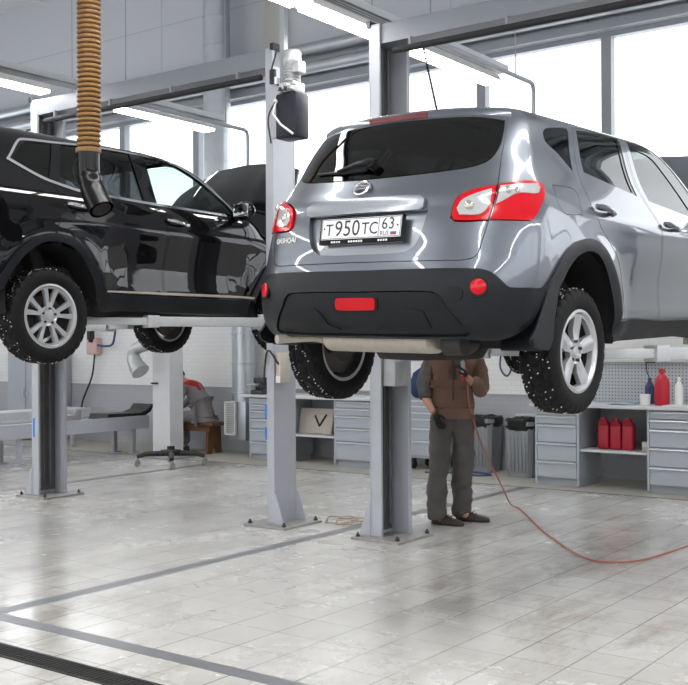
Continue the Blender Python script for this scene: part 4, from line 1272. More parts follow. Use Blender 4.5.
# ================================================================== the black car
BARCH = [(-0.50, 0.50), (-0.44, 0.60), (-0.31, 0.765), (-0.14, 0.876), (0.01, 0.908), (0.20, 0.878), (0.36, 0.745), (0.455, 0.573), (0.495, 0.42)]
BARCH_IN = [(-0.43, 0.48), (-0.38, 0.58), (-0.28, 0.715), (-0.13, 0.825), (0.01, 0.856), (0.185, 0.822), (0.32, 0.69), (0.40, 0.55), (0.44, 0.42)]
def black_disp(x, y, z, u, t):
    sd = np.clip((u - 1.0) / 0.3, 0, 1)
    d = 0.012 * np.exp(-((z - (1.02 - 0.01 * y)) / 0.05) ** 2) * sd * flank(-0.2, 3.0)(y)
    d = d - 0.028 * np.exp(-((z - 0.72) / 0.16) ** 2) * flank(0.5, 2.2)(y) * sd
    d = d + 0.010 * np.exp(-((z - 0.50) / 0.05) ** 2) * flank(0.5, 2.2)(y) * sd
    for yc in (0.0, 2.705):
        r = np.hypot(y - yc, z - 0.40)
        d = d + 0.022 * np.exp(-((r - 0.50) / 0.10) ** 2) * sd * (z > 0.3)
    return d
BLACK.disp = black_disp
def mk_black():
    sh = BLACK
    S = {}
    S['paint'] = M['paint_black']; S['glass'] = M['glass_dark']; S['glass_f'] = M['glass_clear']; S['handle_mat'] = M['chrome']; S['sill_mat'] = M['plastic']
    S['wb'] = 2.705; S['track'] = 0.80; S['wheel_dy'] = 0.0; S['wheel_z'] = 0.298; S['spin'] = 0.0; S['liner_x'] = 0.88; S['front_fix'] = (0.08, 0.06)
    S['arch'] = BARCH; S['arch_in'] = BARCH_IN
    S['tail_top'] = [(0.0, 1.69), (0.3, 1.685), (0.55, 1.675), (0.72, 1.65)]
    S['shut'] = [(0.70, 1.50), (0.66, 1.25), (0.64, 1.10), (0.62, 0.90), (0.58, 0.80), (0.0, 0.79)]
    S['bump_top'] = [(0.0, 0.72), (0.6, 0.715), (0.8, 0.62), (0.95, 0.52)]
    S['liner_rear'] = [(0.6, 0.40), (0.9, 0.46)]
    S['lamp_o'] = [(0.70, 1.14), (0.90, 1.15), (1.10, 1.12), (0.98, 1.04), (0.68, 1.00)]
    S['flap'] = [(1.12, 1.17), (1.34, 1.175), (1.37, 1.15), (1.37, 1.01), (1.34, 0.985), (1.14, 0.975), (1.12, 1.0)]
    S['qglass'] = [(1.215, 1.455), (1.29, 1.588), (1.33, 1.602), (1.535, 1.622), (1.545, 1.61), (1.54, 1.345), (1.413, 1.366)]
    S['door_r'] = [(1.60, 1.655), (2.0, 1.69), (2.40, 1.70), (2.60, 1.24), (2.70, 1.15), (2.745, 1.015), (2.75, 0.53), (2.72, 0.50), (2.12, 0.50), (2.10, 0.60), (2.03, 0.80), (1.93, 0.98), (1.80, 1.08), (1.66, 1.20), (1.60, 1.30)]
    S['door_f'] = [(2.42, 1.70), (2.75, 1.685), (3.19, 1.565), (3.50, 1.43), (3.66, 1.30), (3.74, 1.15), (3.78, 0.95), (3.78, 0.60), (3.72, 0.50), (2.735, 0.50), (2.765, 0.53), (2.76, 1.015), (2.715, 1.155), (2.615, 1.245)]
    S['win_r'] = [(1.64, 1.632), (2.0, 1.663), (2.325, 1.672), (2.504, 1.254), (2.2, 1.26), (1.859, 1.277), (1.65, 1.308)]
    S['win_f'] = [(2.492, 1.668), (2.728, 1.655), (3.095, 1.555), (3.40, 1.43), (3.56, 1.31), (3.60, 1.245), (3.504, 1.240), (2.655, 1.255)]
    S['hand_r'] = (0.27, 1.14); S['hand_f'] = (1.30, 1.11)
    S['mirror'] = (2.10, 1.25)
    S['front_edge'] = [(3.23, 0.42), (3.15, 0.50), (3.15, 0.80), (3.08, 0.92), (2.85, 1.02), (2.60, 1.12)]
    S['screen_edge'] = [(2.46, 1.18), (2.27, 1.33), (2.10, 1.44), (1.88, 1.55), (1.66, 1.65)]
    S['screen_top'] = 1.70; S['screen_base'] = 1.17; S['nose_top'] = 0.84
    S['sill'] = (0.485, 0.36)
    S['bonnet'] = (1.02, 0.86, 57); S['hinge'] = (2.68, 1.08)
    S['wheels'] = wheel_meshes('black')
    root = make_car('black', 'car', 'glossy black crossover raised on lift, seen from its side with chrome window trim', sh, BLACK_LOC, BLACK_ROT, S)
    P, N = sh.P, sh.N
    # chrome line round the side windows
    for s_ in (1, -1):
        F = mirror_data if s_ < 0 else (lambda q: q)
        o = [(1.150, 1.439), (1.235, 1.610), (1.29, 1.632), (1.55, 1.652), (1.80, 1.676), (2.044, 1.692), (2.313, 1.696), (2.729, 1.680), (3.169, 1.565), (3.49, 1.425), (3.63, 1.30), (3.67, 1.225), (3.50, 1.224), (2.537, 1.236), (2.138, 1.248), (1.845, 1.258), (1.65, 1.288), (1.473, 1.325)]
        oo = outline(o)
        if area2(oo) < 0: oo = oo[::-1]
        ii = offset(oo, 0.021)
        V = np.concatenate([oo, ii]); n_ = len(oo)
        Pt = P(V[:, 0], V[:, 1]) + N(V[:, 0], V[:, 1]) * 0.006
        Pt2 = P(V[:, 0], V[:, 1]) - N(V[:, 0], V[:, 1]) * 0.012
        mb = MB(); vs = [(s_ * p[0], p[1], p[2]) for p in np.concatenate([Pt, Pt2])]
        fs = []
        for i in range(n_):
            j = (i + 1) % n_
            fs += [(i, j, j + n_, i + n_), (i, i + 2 * n_, j + 2 * n_, j), (i + n_, j + n_, j + 3 * n_, i + 3 * n_)]
        mb.add(vs, fs, 0, True); mb.build('window_trim', M['chrome'], root, auto=40)
        pil = skin_data(P, N, [(2.33, 1.675), (2.49, 1.672), (2.65, 1.255), (2.51, 1.258)], [], 0.05, off=0.003, depth=0.01)
        skin_build('pillar_cover', M['gloss_black'], [F(pil)], root)
        pil = skin_data(P, N, [(1.548, 1.625), (1.632, 1.635), (1.645, 1.31), (1.545, 1.34)], [], 0.05, off=0.003, depth=0.01)
        skin_build('pillar_cover', M['gloss_black'], [F(pil)], root)
        d = skin_data(P, N, S['lamp_o'], [], 0.03, gap=0.002, off=0.008, depth=0.02); skin_build('tail_light', M['lens_red'], [F(d)], root)
        d = skin_data(P, N, yt(sh, [(0.52, 0.510), (1.3, 0.515), (2.25, 0.52), (2.25, 0.502), (1.3, 0.497), (0.52, 0.498)]), [], 0.05, off=0.019, depth=0.01)
        skin_build('sill_strip', M['steel_dull'], [F(d)], root)
    gl = [(0.0, 1.66), (0.35, 1.655), (0.62, 1.63), (0.64, 1.50), (0.58, 1.27), (0.35, 1.23), (0.0, 1.22)]
    d = skin_data(P, N, both([(0.0, 1.69)] + S['tail_top'][1:] + S['shut']), [both(gl)], 0.05, gap=0.004, depth=0.03)
    tg = skin_build('tailgate', M['paint_black'], [d], root)
    d = skin_data(P, N, both(gl), [], 0.06, off=0.002, depth=0.01); skin_build('rear_window', M['glass_rear'], [d], tg)
    ed = yt(sh, [(-0.46, 0.50), (-0.60, 0.40)])
    d = skin_data(P, N, both([(0.0, 0.716), (0.6, 0.711), (0.8, 0.616), (0.95, 0.516)] + ed + [(0.6, 0.38), (0.0, 0.38)]), [], 0.05, off=0.010, depth=0.05)
    skin_build('rear_bumper', M['plastic'], [d], root)
    return root
make_camera()
mk_grey()
mk_black()
# ------------------------------------------------------------------ the hall
CZ = 7.6                                                            # ceiling height
X0, X1, Y0, YW = -19.0, 6.5, -9.0, 11.9
def struct(name, mb, mats, **k):
    o = mb.build(name, mats, **k); return tag(o, kind='structure')
b = MB(); b.box2((X0 - .3, Y0 - .3, -0.2), (X1 + .3, YW + .3, 0.0)); struct('floor', b, M['floor'])
b = MB(); b.box2((X0 - .3, Y0 - .3, CZ), (X1 + .3, YW + .3, CZ + .2)); struct('ceiling', b, M['ceiling'])
SILL, HEAD, BORD = 2.95, 5.23, 0.94
b = MB()
b.box2((X0 - .3, YW, 0), (X1 + .3, YW + .3, BORD), 1)
b.box2((X0 - .3, YW, BORD), (X1 + .3, YW + .3, SILL), 0)
b.box2((X0 - .3, YW, HEAD), (X1 + .3, YW + .3, CZ), 2)
struct('wall_back', b, [M['wall_white'], M['wall_grey'], M['panel']])
def win_wall(name, axis, pos, lo, hi, s, h, out, n0, bay):
    """a wall with a band of windows: solid below s and above h"""
    b = MB()
    mk = (lambda a, c, z0, z1: ((a, pos, z0), (c, pos + out, z1))) if axis == 'x' else (lambda a, c, z0, z1: ((pos, a, z0), (pos + out, c, z1)))
    b.box2(*mk(lo, hi, 0, s)); b.box2(*mk(lo, hi, h, CZ))
    struct(name, b, M['wall_white'])
    nb = int((hi - lo) / bay); w = (hi - lo) / nb
    for k in range(nb):
        a, c = lo + k * w, lo + (k + 1) * w
        window(n0 + k, axis, pos, out, a, c, s, h)
    return nb
def window(k, axis, pos, out, a, c, s, h, fw=0.06):
    b = MB(); d0, d1 = pos + out * 0.15, pos + out * 0.55
    mk = (lambda p, q, z0, z1, e0, e1: ((p, e0, z0), (q, e1, z1))) if axis == 'x' else (lambda p, q, z0, z1, e0, e1: ((e0, p, z0), (e1, q, z1)))
    for p, q, z0, z1 in ((a, a + fw, s, h), (c - fw, c, s, h), (a + fw, c - fw, s, s + fw), (a + fw, c - fw, h - fw, h)):
        b.box2(*mk(p, q, z0, z1, d0, d1))
    o = struct('window_%d' % k, b, M['frame'])
    g = MB(); e = (d0 + d1) / 2
    g.box2(*mk(a + fw, c - fw, s + fw, h - fw, e - 0.004, e + 0.004))
    g.build('pane', M['pane'], o)
    return o
nwin = 1
xs = [-4.955 + 1.665 * k for k in range(-8, 7)]
for a, c in zip(xs, xs[1:]):
    window(nwin, 'x', YW, 0.3, a, c, SILL, HEAD, 0.062); nwin += 1
b = MB(); b.box2((X0 - .3, YW, SILL), (xs[0], YW + .3, HEAD)); b.box2((xs[-1], YW, SILL), (X1 + .3, YW + .3, HEAD)); struct('wall_back_2', b, M['wall_white'])
nwin += win_wall('wall_left', 'y', X0, Y0, YW, 2.95, 5.2, -0.3, nwin, 2.6)
nwin += win_wall('wall_front', 'x', Y0, X0, X1, 2.0, 5.2, -0.3, nwin, 3.4)
nwin += win_wall('wall_right', 'y', X1, Y0, YW, 3.2, 5.2, 0.3, nwin, 3.2)
# window head rail and steel post on the back wall
b = MB(); b.box2((X0, YW - 0.10, HEAD), (X1, YW, HEAD + 0.10)); struct('trim_1', b, M['frame'])
b = MB(); b.box2((X0, YW - 0.012, BORD - 0.012), (X1, YW, BORD + 0.012)); struct('trim_2', b, M['wall_grey'])
b = MB(); b.box2((-10.05, YW - 0.14, HEAD + 0.1), (-9.75, YW, CZ)); struct('column_1', b, mat('beige column', (0.42, 0.41, 0.39), 0.5))
# floor inlays
for k, (p, q) in enumerate((((-5.425, -9, 0), (-5.315, 10.6, 0.0015)), ((-5.30, 3.745, 0), (6.5, 3.85, 0.0015)), ((-9.93, 3.9, 0), (-9.83, 10.6, 0.0015)), ((-11.36, 3.9, 0), (-11.30, 10.6, 0.0015)), ((-19, 10.61, 0), (6.5, 10.64, 0.0015)))):
    b = MB(); b.box2(p, q); struct('trim_%d' % (k + 3), b, M['stripe'] if k < 4 else M['drain'])
b = MB(); b.box2((-19, 10.64, 0), (6.5, 11.9, 0.003)); struct('trim_9', b, M['kerb'])
b = MB()
b.box2((-6.6, 3.300, 0), (6.0, 3.318, 0.004)); b.box2((-6.6, 3.435, 0), (6.0, 3.455, 0.004))
b.box2((-6.6, 3.318, 0.0005), (6.0, 3.435, 0.001), 1)
k = -6.59
while k < 1.0:
    b.box2((k, 3.318, 0.001), (k + 0.012, 3.435, 0.004)); k += 0.03
tag(b.build('floor_drain', [M['drain'], M['ink']]), 'long dark slotted drain grate set into the tiled floor', 'drain')

# ------------------------------------------------------------------ ceiling lights and trays
def lamp(x, y0, y1, z, label, group):
    t = thing('ceiling_light', label, 'ceiling light', (x, (y0 + y1) / 2, z), group=group)
    L = (y1 - y0)
    b = MB(); b.prism([(-0.10, 0.0), (0.10, 0.0), (0.055, 0.075), (-0.055, 0.075)], -L / 2, L / 2, axis='y'); b.build('housing', M['lamp_body'], t)
    b = MB(); b.box((0, 0, -0.012), (0.165, L - 0.04, 0.022)); b.build('diffuser', M['tube'], t)
    for s in (-1, 1): b = MB(); b.tube([(0, s * L * 0.38, 0.07), (0, s * L * 0.38, 0.12)], 0.006, 6); b.build('hanger_rod', M['zinc'], t)
def tray(x, y0, y1, z, label, drop=True):
    t = thing('cable_tray', label, 'cable tray', (x, y0, z))
    L = y1 - y0
    b = MB(); b.box2((-0.09, 0, 0), (0.09, L, 0.006)); b.box2((-0.09, 0, 0), (-0.085, L, 0.07)); b.box2((0.085, 0, 0), (0.09, L, 0.07)); b.build('tray', M['tray'], t)
    y = 0.6
    while y < L: b = MB(); b.tube([(0, y, 0.004), (0, y, CZ - z)], 0.006, 6); b.build('hanger_rod', M['zinc'], t); y += 4.0
ZL = 4.22
seen = {(-9.10, 8): 'lit ceiling light at the top left, left of the tan hose', (-9.10, 9): 'lit ceiling light right of the tan hose, in front of the windows',
        (-5.20, 7): 'lit ceiling light cut by the top edge, left of the hydraulic power unit',
        (-5.20, 8): 'lit ceiling light running from the power unit to the lift post behind the silver car', (-5.20, 9): 'ceiling light above the silver car roof, in front of the windows'}
for x in (-9.10, -5.20, -1.3, 2.6, -13.0):
    for k in range(1, 10):
        y0 = 8.14 - 1.57 * (9 - k)
        if x == -9.10: y0 = 8.12 - (0.9 + 1.57 * (9 - k) if k < 9 else 0) + 0.0
        if (x == -13.0 and k > 7) or (x == -1.3 and k == 9): continue
        lab = seen.get((x, k), 'ceiling light beyond the edge of the picture')
        lamp(x, y0, y0 + 1.5, ZL, lab, 'linear ceiling lights')
tray(-9.10, -7.8, 9.80, ZL + 0.12, 'perforated cable tray above the ceiling lights over the black car')
tray(-5.20, -7.8, 9.80, ZL + 0.12, 'perforated cable tray above the ceiling lights over the silver car')
# air pipes that drop at the end of each tray
for x, lab in ((-9.10, 'thin grey air pipe dropping in front of the duct behind the black car'), (-5.20, 'thin grey air pipe dropping in front of the windows above the silver car')):
    x += 0.27
    b = MB(); b.tube([(x, 7.5, ZL + 0.02), (x, 9.93, ZL + 0.02), (x, 9.98, ZL + 0.005), (x, 10.0, ZL - 0.05), (x, 10.0, 3.0)], 0.022, 10)
    for y in (8.0, 9.6): b.tube([(x, y, ZL + 0.02), (x, y, CZ)], 0.006, 6)
    tag(b.build('air_pipe', M['frame']), lab, 'pipe')
# long pipes over the window heads
for z, r, lab in ((5.70, 0.09, 'upper of two silver pipes running along the wall over the windows'), (5.44, 0.085, 'lower of two silver pipes running along the wall over the windows')):
    b = MB(); b.tube([(X0 + .2, YW - 0.16, z), (X1 - .2, YW - 0.16, z)], r, 18)
    x = X0 + 1
    while x < X1: b.box((x, YW - 0.05, z), (0.04, 0.14, 0.05)); x += 2.4
    tag(b.build('wall_pipe', M['zinc']), lab, 'pipe')

# ------------------------------------------------------------------ lifts
def lift(label, zt, cols, za, pads, unit=None, pale=False, beam=True, box=None):
    """cols: (x0, x1, open side) ; pads: per column two arm targets (x, y)"""
    xm = sum(c[0] + c[1] for c in cols) / (2 * len(cols))
    ym = 7.23
    t = thing('two_post_lift', label, 'vehicle lift', (xm, ym, 0))
    pm = M['lift_pale'] if pale else M['lift']
    for x0, x1, side in cols:
        a, c = x0 - xm, x1 - xm
        b = MB(); th = 0.012
        if side > 0: b.box2((a, -0.15, 0.02), (a + 0.105, -0.15 + th, zt))
        else: b.box2((a, -0.15, 0.02), (c, -0.15 + th, zt))
        b.box2((a, 0.15 - th, 0.02), (c, 0.15, zt))
        w0, w1, lp = (a, a + th, c) if side > 0 else (c - th, c, a)
        b.box2((w0, -0.15, 0.02), (w1, 0.15, zt))
        d = -side * th
        b.box2((lp if side < 0 else a + 0.105, -0.15, 0.02), (lp + d if side < 0 else a + 0.093, -0.125, zt)); b.box2((lp, 0.115, 0.02), (lp + d, 0.15, zt))
        co = b.build('column', pm, t, bevel=0.003)
        ch = MB(); e = (w1 + side * 0.004) if side > 0 else (w0 - 0.004)
        ch.box2((e, -0.13, 0.05), (e + side * 0.004, 0.13, zt - .02)); ch.tube([(e + side * 0.05, 0.03, 0.1), (e + side * 0.05, 0.03, zt - .1)], 0.014, 8); ch.tube([(e + side * 0.05, -0.05, 0.1), (e + side * 0.05, -0.05, zt - .1)], 0.008, 8)
        ch.build('slide_channel', M['channel'], co)
        p = MB(); cx = (a + c) / 2
        p.box2((cx - 0.21, -0.27, 0.0), (cx + 0.25, 0.25, 0.022))
        po = p.build('base_plate', M['plate_steel'], co, bevel=0.003)
        bo = MB()
        for px_, py_ in ((-0.17, -0.23), (0.21, -0.23), (-0.17, 0.21), (0.21, 0.21)):
            bo.cyl((cx + px_, py_, 0.022), (cx + px_, py_, 0.04), 0.018, 6); bo.cyl((cx + px_, py_, 0.04), (cx + px_, py_, 0.058), 0.009, 8)
        bo.build('anchor_bolts', M['dark_metal'], co)
        for yy in (-0.16, 0.148):
            g = MB(); q = c if side < 0 else a; o_ = 0.11 * (1 if side < 0 else -1)
            g.prism([(q, 0.022), (q + o_, 0.022), (q + o_ * 0.25, 0.26), (q, 0.30)], yy, yy + 0.012, axis='y')
            g.build('gusset', pm, co)
        # carriage and its two arms
        cr = MB(); cr.rbox(((c + a) / 2 + side * 0.03, 0, za + 0.18), (abs(c - a) - 0.02, 0.22, 0.9), 0.01)
        cr.build('carriage', M['arm'], t)
    for (x0, x1, side), pp in zip(cols, pads):
        px0 = (x1 if side > 0 else x0) - xm + side * 0.06
        for (tx, ty, tz), y0 in zip(pp, (-0.12, 0.12)):
            A = Vector((px0, y0, za)); B = Vector((tx - xm, ty - ym, za))
            d = B - A; L = d.length; ang = math.atan2(d.y, d.x); Mz = Matrix.Rotation(ang, 3, 'Z')
            ar = MB()
            ar.rbox((A + B) / 2 - d * 0.18, (L * 0.68, 0.11, 0.08), 0.008, M=Mz)
            ar.rbox((A + B) / 2 + d * 0.25, (L * 0.55, 0.08, 0.06), 0.006, M=Mz)
            ar.rbox(A + d * 0.66, (0.10, 0.13, 0.10), 0.006, M=Mz)
            ar.cyl(A + Vector((0, 0, -0.07)), A + Vector((0, 0, 0.07)), 0.05, 16)
            ao = ar.build('arm', M['arm'], t)
            pd = MB(); pd.cyl(B + Vector((0, 0, 0.025)), Vector((B.x, B.y, tz - 0.04)), 0.028, 12); pd.cyl(Vector((B.x, B.y, tz - 0.045)), Vector((B.x, B.y, tz)), 0.062, 20)
            pd.build('lifting_pad', M['pad'], ao)
    if beam:
        xa, xb = cols[0][0] - xm, cols[1][1] - xm
        b = MB(); b.box2((xa, -0.13, zt - 0.16), (xb, 0.11, zt)); b.build('crossbeam', M['lift_beam'], t, bevel=0.004)
        b = MB(); b.tube([(xa + 0.25, -0.16, zt - 0.245), (xb - 0.12, -0.16, zt - 0.245)], 0.026, 10); b.build('safety_bar', M['foam'], t)
        b = MB()
        for q in np.linspace(xa + 0.4, xb - 0.4, 4): b.box((q, -0.15, zt - 0.20), (0.02, 0.03, 0.09))
        b.build('bar_bracket', M['lift_beam'], t)
        b = MB()
        for q in (xa, xb): b.box2((q - 0.02, -0.16, zt - 0.02), (q + 0.02, 0.14, zt + 0.035))
        b.tube([(xa, -0.02, zt + 0.02), (xb, -0.02, zt + 0.02)], 0.012, 8)
        b.build('beam_cap', M['dark_metal'], t)
    if unit:
        ux, uy, zb = unit[0] - xm, unit[1] - ym, unit[2]
        u = MB(); u.rbox((ux, uy, zb + 0.20), (0.225, 0.18, 0.38), 0.02); u.tube([(ux - 0.10, uy - 0.09, zb + 0.34), (ux - 0.11, uy - 0.12, zb + 0.22), (ux - 0.02, uy - 0.13, zb + 0.12), (ux + 0.10, uy - 0.115, zb + 0.03)], 0.009, 8, 1)
        u.rbox((ux - 0.10, uy - 0.09, zb + 0.33), (0.03, 0.03, 0.03), 0.005, 1)
        uo = u.build('oil_tank', [M['tank'], M['white_plastic']], t)
        u = MB(); u.rbox((ux, uy, zb + 0.44), (0.16, 0.16, 0.09), 0.015)
        for q in range(5): u.rbox((ux - 0.05 + 0.03 * q, uy - 0.11, zb + 0.42 + 0.02 * (q % 2)), (0.022, 0.06, 0.03), 0.005)
        u.tube([(ux + 0.05, uy - 0.10, zb + 0.44), (ux + 0.14, uy - 0.13, zb + 0.43)], 0.008, 6); u.cyl((ux - 0.07, uy - 0.13, zb + 0.46), (ux - 0.07, uy - 0.13, zb + 0.52), 0.014, 8, 1)
        u.build('valve_block', [M['alu'], M['zinc']], t)
        u = MB(); u.lathe([(0.0, 0.49), (0.072, 0.49), (0.075, 0.50)] + [(0.075 if q % 2 else 0.069, 0.51 + 0.012 * q) for q in range(12)] + [(0.078, 0.655), (0.08, 0.66), (0.08, 0.73), (0.07, 0.755), (0.0, 0.76)], 24, c=(ux, uy, zb))
        u.rbox((ux + 0.09, uy - 0.02, zb + 0.60), (0.07, 0.10, 0.10), 0.01)
        u.build('pump_motor', M['alu'], t)
        u = MB(); u.tube(smooth_path([(ux - 0.02, uy - 0.10, zb + 0.44), (ux - 0.13, uy - 0.12, zb + 0.50), (ux - 0.17, uy - 0.06, zb + 0.62), (ux - 0.16, uy, zb + 0.80)]), 0.008, 8)
        u.tube(smooth_path([(ux - 0.08, uy - 0.09, zb + 0.36), (ux - 0.16, uy - 0.12, zb + 0.20), (ux - 0.15, uy - 0.10, zb - 0.02)]), 0.008, 8)
        u.box((ux - 0.16, uy - 0.06, zb + 0.55), (0.05, 0.03, 0.12))
        u.build('hydraulic_hose', M['black_rubber'], t)
        u = MB(); u.box((ux - 0.13, uy + 0.05, zb + 0.82), (0.05, 0.05, 0.9)); u.build('cable_duct', M['zinc'], t)
        u = MB(); u.box((ux - 0.19, uy + 0.03, zb + 0.3), (0.10, 0.04, 0.5)); u.build('unit_bracket', M['lift'], t)
    return t
tA = lift('grey lift with a crossbeam that carries the black car', 4.14, ((-9.27, -9.08, 1), (-6.045, -5.965, -1)), 1.765,
     (((-8.08, 5.75, 1.852), (-8.08, 7.35, 1.852)), ((-6.70, 5.66, 1.852), (-6.70, 7.62, 1.852))), unit=(-5.665, 6.98, 3.28))
tC = lift('grey lift that carries the silver car, one post in view below its bumper', 4.14, ((-4.95, -4.755, 1), (-1.80, -1.605, -1)), 1.50,
     (((-3.95, 6.05, 1.60), (-3.90, 7.65, 1.62)), ((-2.55, 5.95, 1.565), (-2.50, 7.55, 1.60))))
def sticker(parent, x, y, z, w, h):
    b = MB(); b.box((x, y, z), (w, 0.002, h)); b.build('sticker', M['sticker'], parent)
colA = [c for c in tA.children if c.name.startswith('column')]
sticker(colA[1], -6.09 - tA.location.x + 0.035, -0.151, 0.99, 0.022, 0.12); sticker(colA[1], -6.09 - tA.location.x + 0.035, -0.151, 0.80, 0.022, 0.11)
sticker(colA[0], -9.27 - tA.location.x + 0.03, -0.151, 0.72, 0.03, 0.20)
b = MB(); b.rbox((-5.965 - tA.location.x + 0.03, -0.06, 1.37), (0.05, 0.14, 0.26), 0.008); b.box((-5.965 - tA.location.x + 0.03, -0.131, 1.27), (0.05, 0.002, 0.06), 1)
b.tube(smooth_path([(-5.955 - tA.location.x + 0.03, -0.13, 1.40), (-6.0 - tA.location.x, -0.18, 1.52), (-6.05 - tA.location.x, -0.17, 1.38), (-6.07 - tA.location.x, -0.16, 1.15)]), 0.008, 8, 2)
b.build('control_box', [M['card'], M['white_plastic'], M['black_rubber']], tA)

# a third lift far behind, pale post
t = thing('lift_post', 'pale grey lift post in front of the crouching mechanic, under the black car', 'vehicle lift', (-10.93, 10.66, 0))
b = MB(); b.box2((-0.17, -0.13, 0.02), (0.17, -0.115, 3.0)); b.box2((-0.17, 0.115, 0.02), (0.17, 0.13, 3.0)); b.box2((0.155, -0.13, 0.02), (0.17, 0.13, 3.0)); b.box2((-0.17, -0.13, 0.02), (-0.155, 0.13, 3.0)); b.build('column', M['lift_pale'], t, bevel=0.004)
b = MB(); b.box2((-0.28, -0.25, 0), (0.28, 0.25, 0.02)); b.build('base_plate', M['plate_steel'], t)
b = MB(); b.rbox((-0.10, -0.16, 1.05), (0.10, 0.06, 0.02), 0.004); b.cyl((-0.08, -0.13, 1.05), (-0.08, -0.22, 1.05), 0.012, 8); b.build('hook', M['dark_metal'], t)
t = thing('lift_post', 'grey lift post seen behind the left post of the black car lift', 'vehicle lift', (-14.35, 9.6, 0))
b = MB(); b.box2((-0.16, -0.14, 0.02), (0.16, -0.12, 2.9)); b.box2((-0.16, 0.12, 0.02), (0.16, 0.14, 2.9)); b.box2((0.14, -0.14, 0.02), (0.16, 0.14, 2.9)); b.build('column', M['lift'], t, bevel=0.004)
b = MB(); b.box2((-0.28, -0.25, 0), (0.28, 0.25, 0.02)); b.build('base_plate', M['plate_steel'], t)

# ------------------------------------------------------------------ exhaust hose
t = thing('exhaust_hose', 'tan ribbed exhaust hose with a black nozzle hanging before the black car', 'hose', (-5.965, 5.05, 2.50))
b = MB(); prof = []; z = 0.44; n = 0
pit = 0.0345
rows = []
while z < CZ - 2.5:
    rows += [(0.0735, z), (0.076, z + 0.004), (0.086, z + 0.011), (0.086, z + 0.021), (0.076, z + 0.029)]; z += pit
nv = 22; vs = []
def hx(z): return 0.012 * math.sin(z * 1.1)
for r, zz in rows:
    for k in range(nv): a = 2 * PI * k / nv; vs.append((r * math.cos(a) + hx(zz), r * math.sin(a), zz))
b.v += vs
for i in range(len(rows) - 1):
    for k in range(nv):
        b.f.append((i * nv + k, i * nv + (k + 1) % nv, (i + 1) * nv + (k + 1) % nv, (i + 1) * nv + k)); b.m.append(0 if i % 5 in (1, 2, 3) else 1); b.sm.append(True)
b.build('ribbed_hose', [M['hose_tan'], M['hose_groove']], t, fix=False)
b = MB(); b.lathe([(0.075, 0.435), (0.088, 0.437), (0.090, 0.446), (0.088, 0.466), (0.075, 0.468)], 28); b.build('hose_clamp', M['hose_tan'], t)
b = MB()
pth = smooth_path([(0, 0, 0.46), (0.0, 0, 0.36), (0.01, 0, 0.26), (0.06, -0.005, 0.15), (0.15, -0.01, 0.02)], 6)
b.tube(pth, [0.079] * 12 + [0.084] * 5 + [0.088] * (len(pth) - 17), 26, cap=False)
pth2 = [Vector(p) for p in pth]
b.tube(pth2, [0.068] * len(pth2), 20, cap=True)
b.tube(smooth_path([(-0.09, -0.03, 0.40), (-0.12, -0.04, 0.33), (-0.10, -0.04, 0.22), (-0.06, -0.06, 0.20)]), 0.005, 6)
b.build('nozzle', M['nozzle'], t)

# ------------------------------------------------------------------ ventilation duct
t = thing('ventilation_duct', 'round galvanised duct rising up the wall behind the black car to the ceiling', 'duct', (-10.35, 11.62, 0))
b = MB(); pth = smooth_path([(0, 0, 0.75), (0, 0, 2.0), (0, 0, 2.5), (-0.10, -0.03, 2.8), (-0.30, -0.09, 3.05), (-0.40, -0.12, 3.35), (-0.40, -0.12, 4.0), (-0.40, -0.12, 5.0), (-0.40, -0.12, CZ)], 6)
b.tube(pth, [0.175 + 0.02 * min(1, i / 30) for i in range(len(pth))], 28)
z = 0.9
while z < 7.5:
    q = np.interp(z, [p[2] for p in pth], [p[0] for p in pth]); q2 = np.interp(z, [p[2] for p in pth], [p[1] for p in pth])
    b.lathe([(0.178, -0.006), (0.202, -0.004), (0.202, 0.004), (0.178, 0.006)], 28, c=(q, q2, z)); z += 0.42
b.build('duct', M['zinc'], t)
b = MB(); b.rbox((0.03, 0.0, 0.50), (0.32, 0.38, 0.56), 0.01); b.build('plenum_box', M['zinc'], t)
b = MB(); c = (-0.07, -0.22, 0.53)
for sx in (-1, 1): b.box((c[0] + sx * 0.095, c[1], c[2]), (0.022, 0.04, 0.48))
for sz in (-1, 1): b.box((c[0], c[1], c[2] + sz * 0.23), (0.20, 0.04, 0.022))
for k in range(16): b.box((c[0], c[1] + 0.012, c[2] - 0.20 + k * 0.0265), (0.17, 0.02, 0.008))
b.build('grille', M['white_plastic'], t)

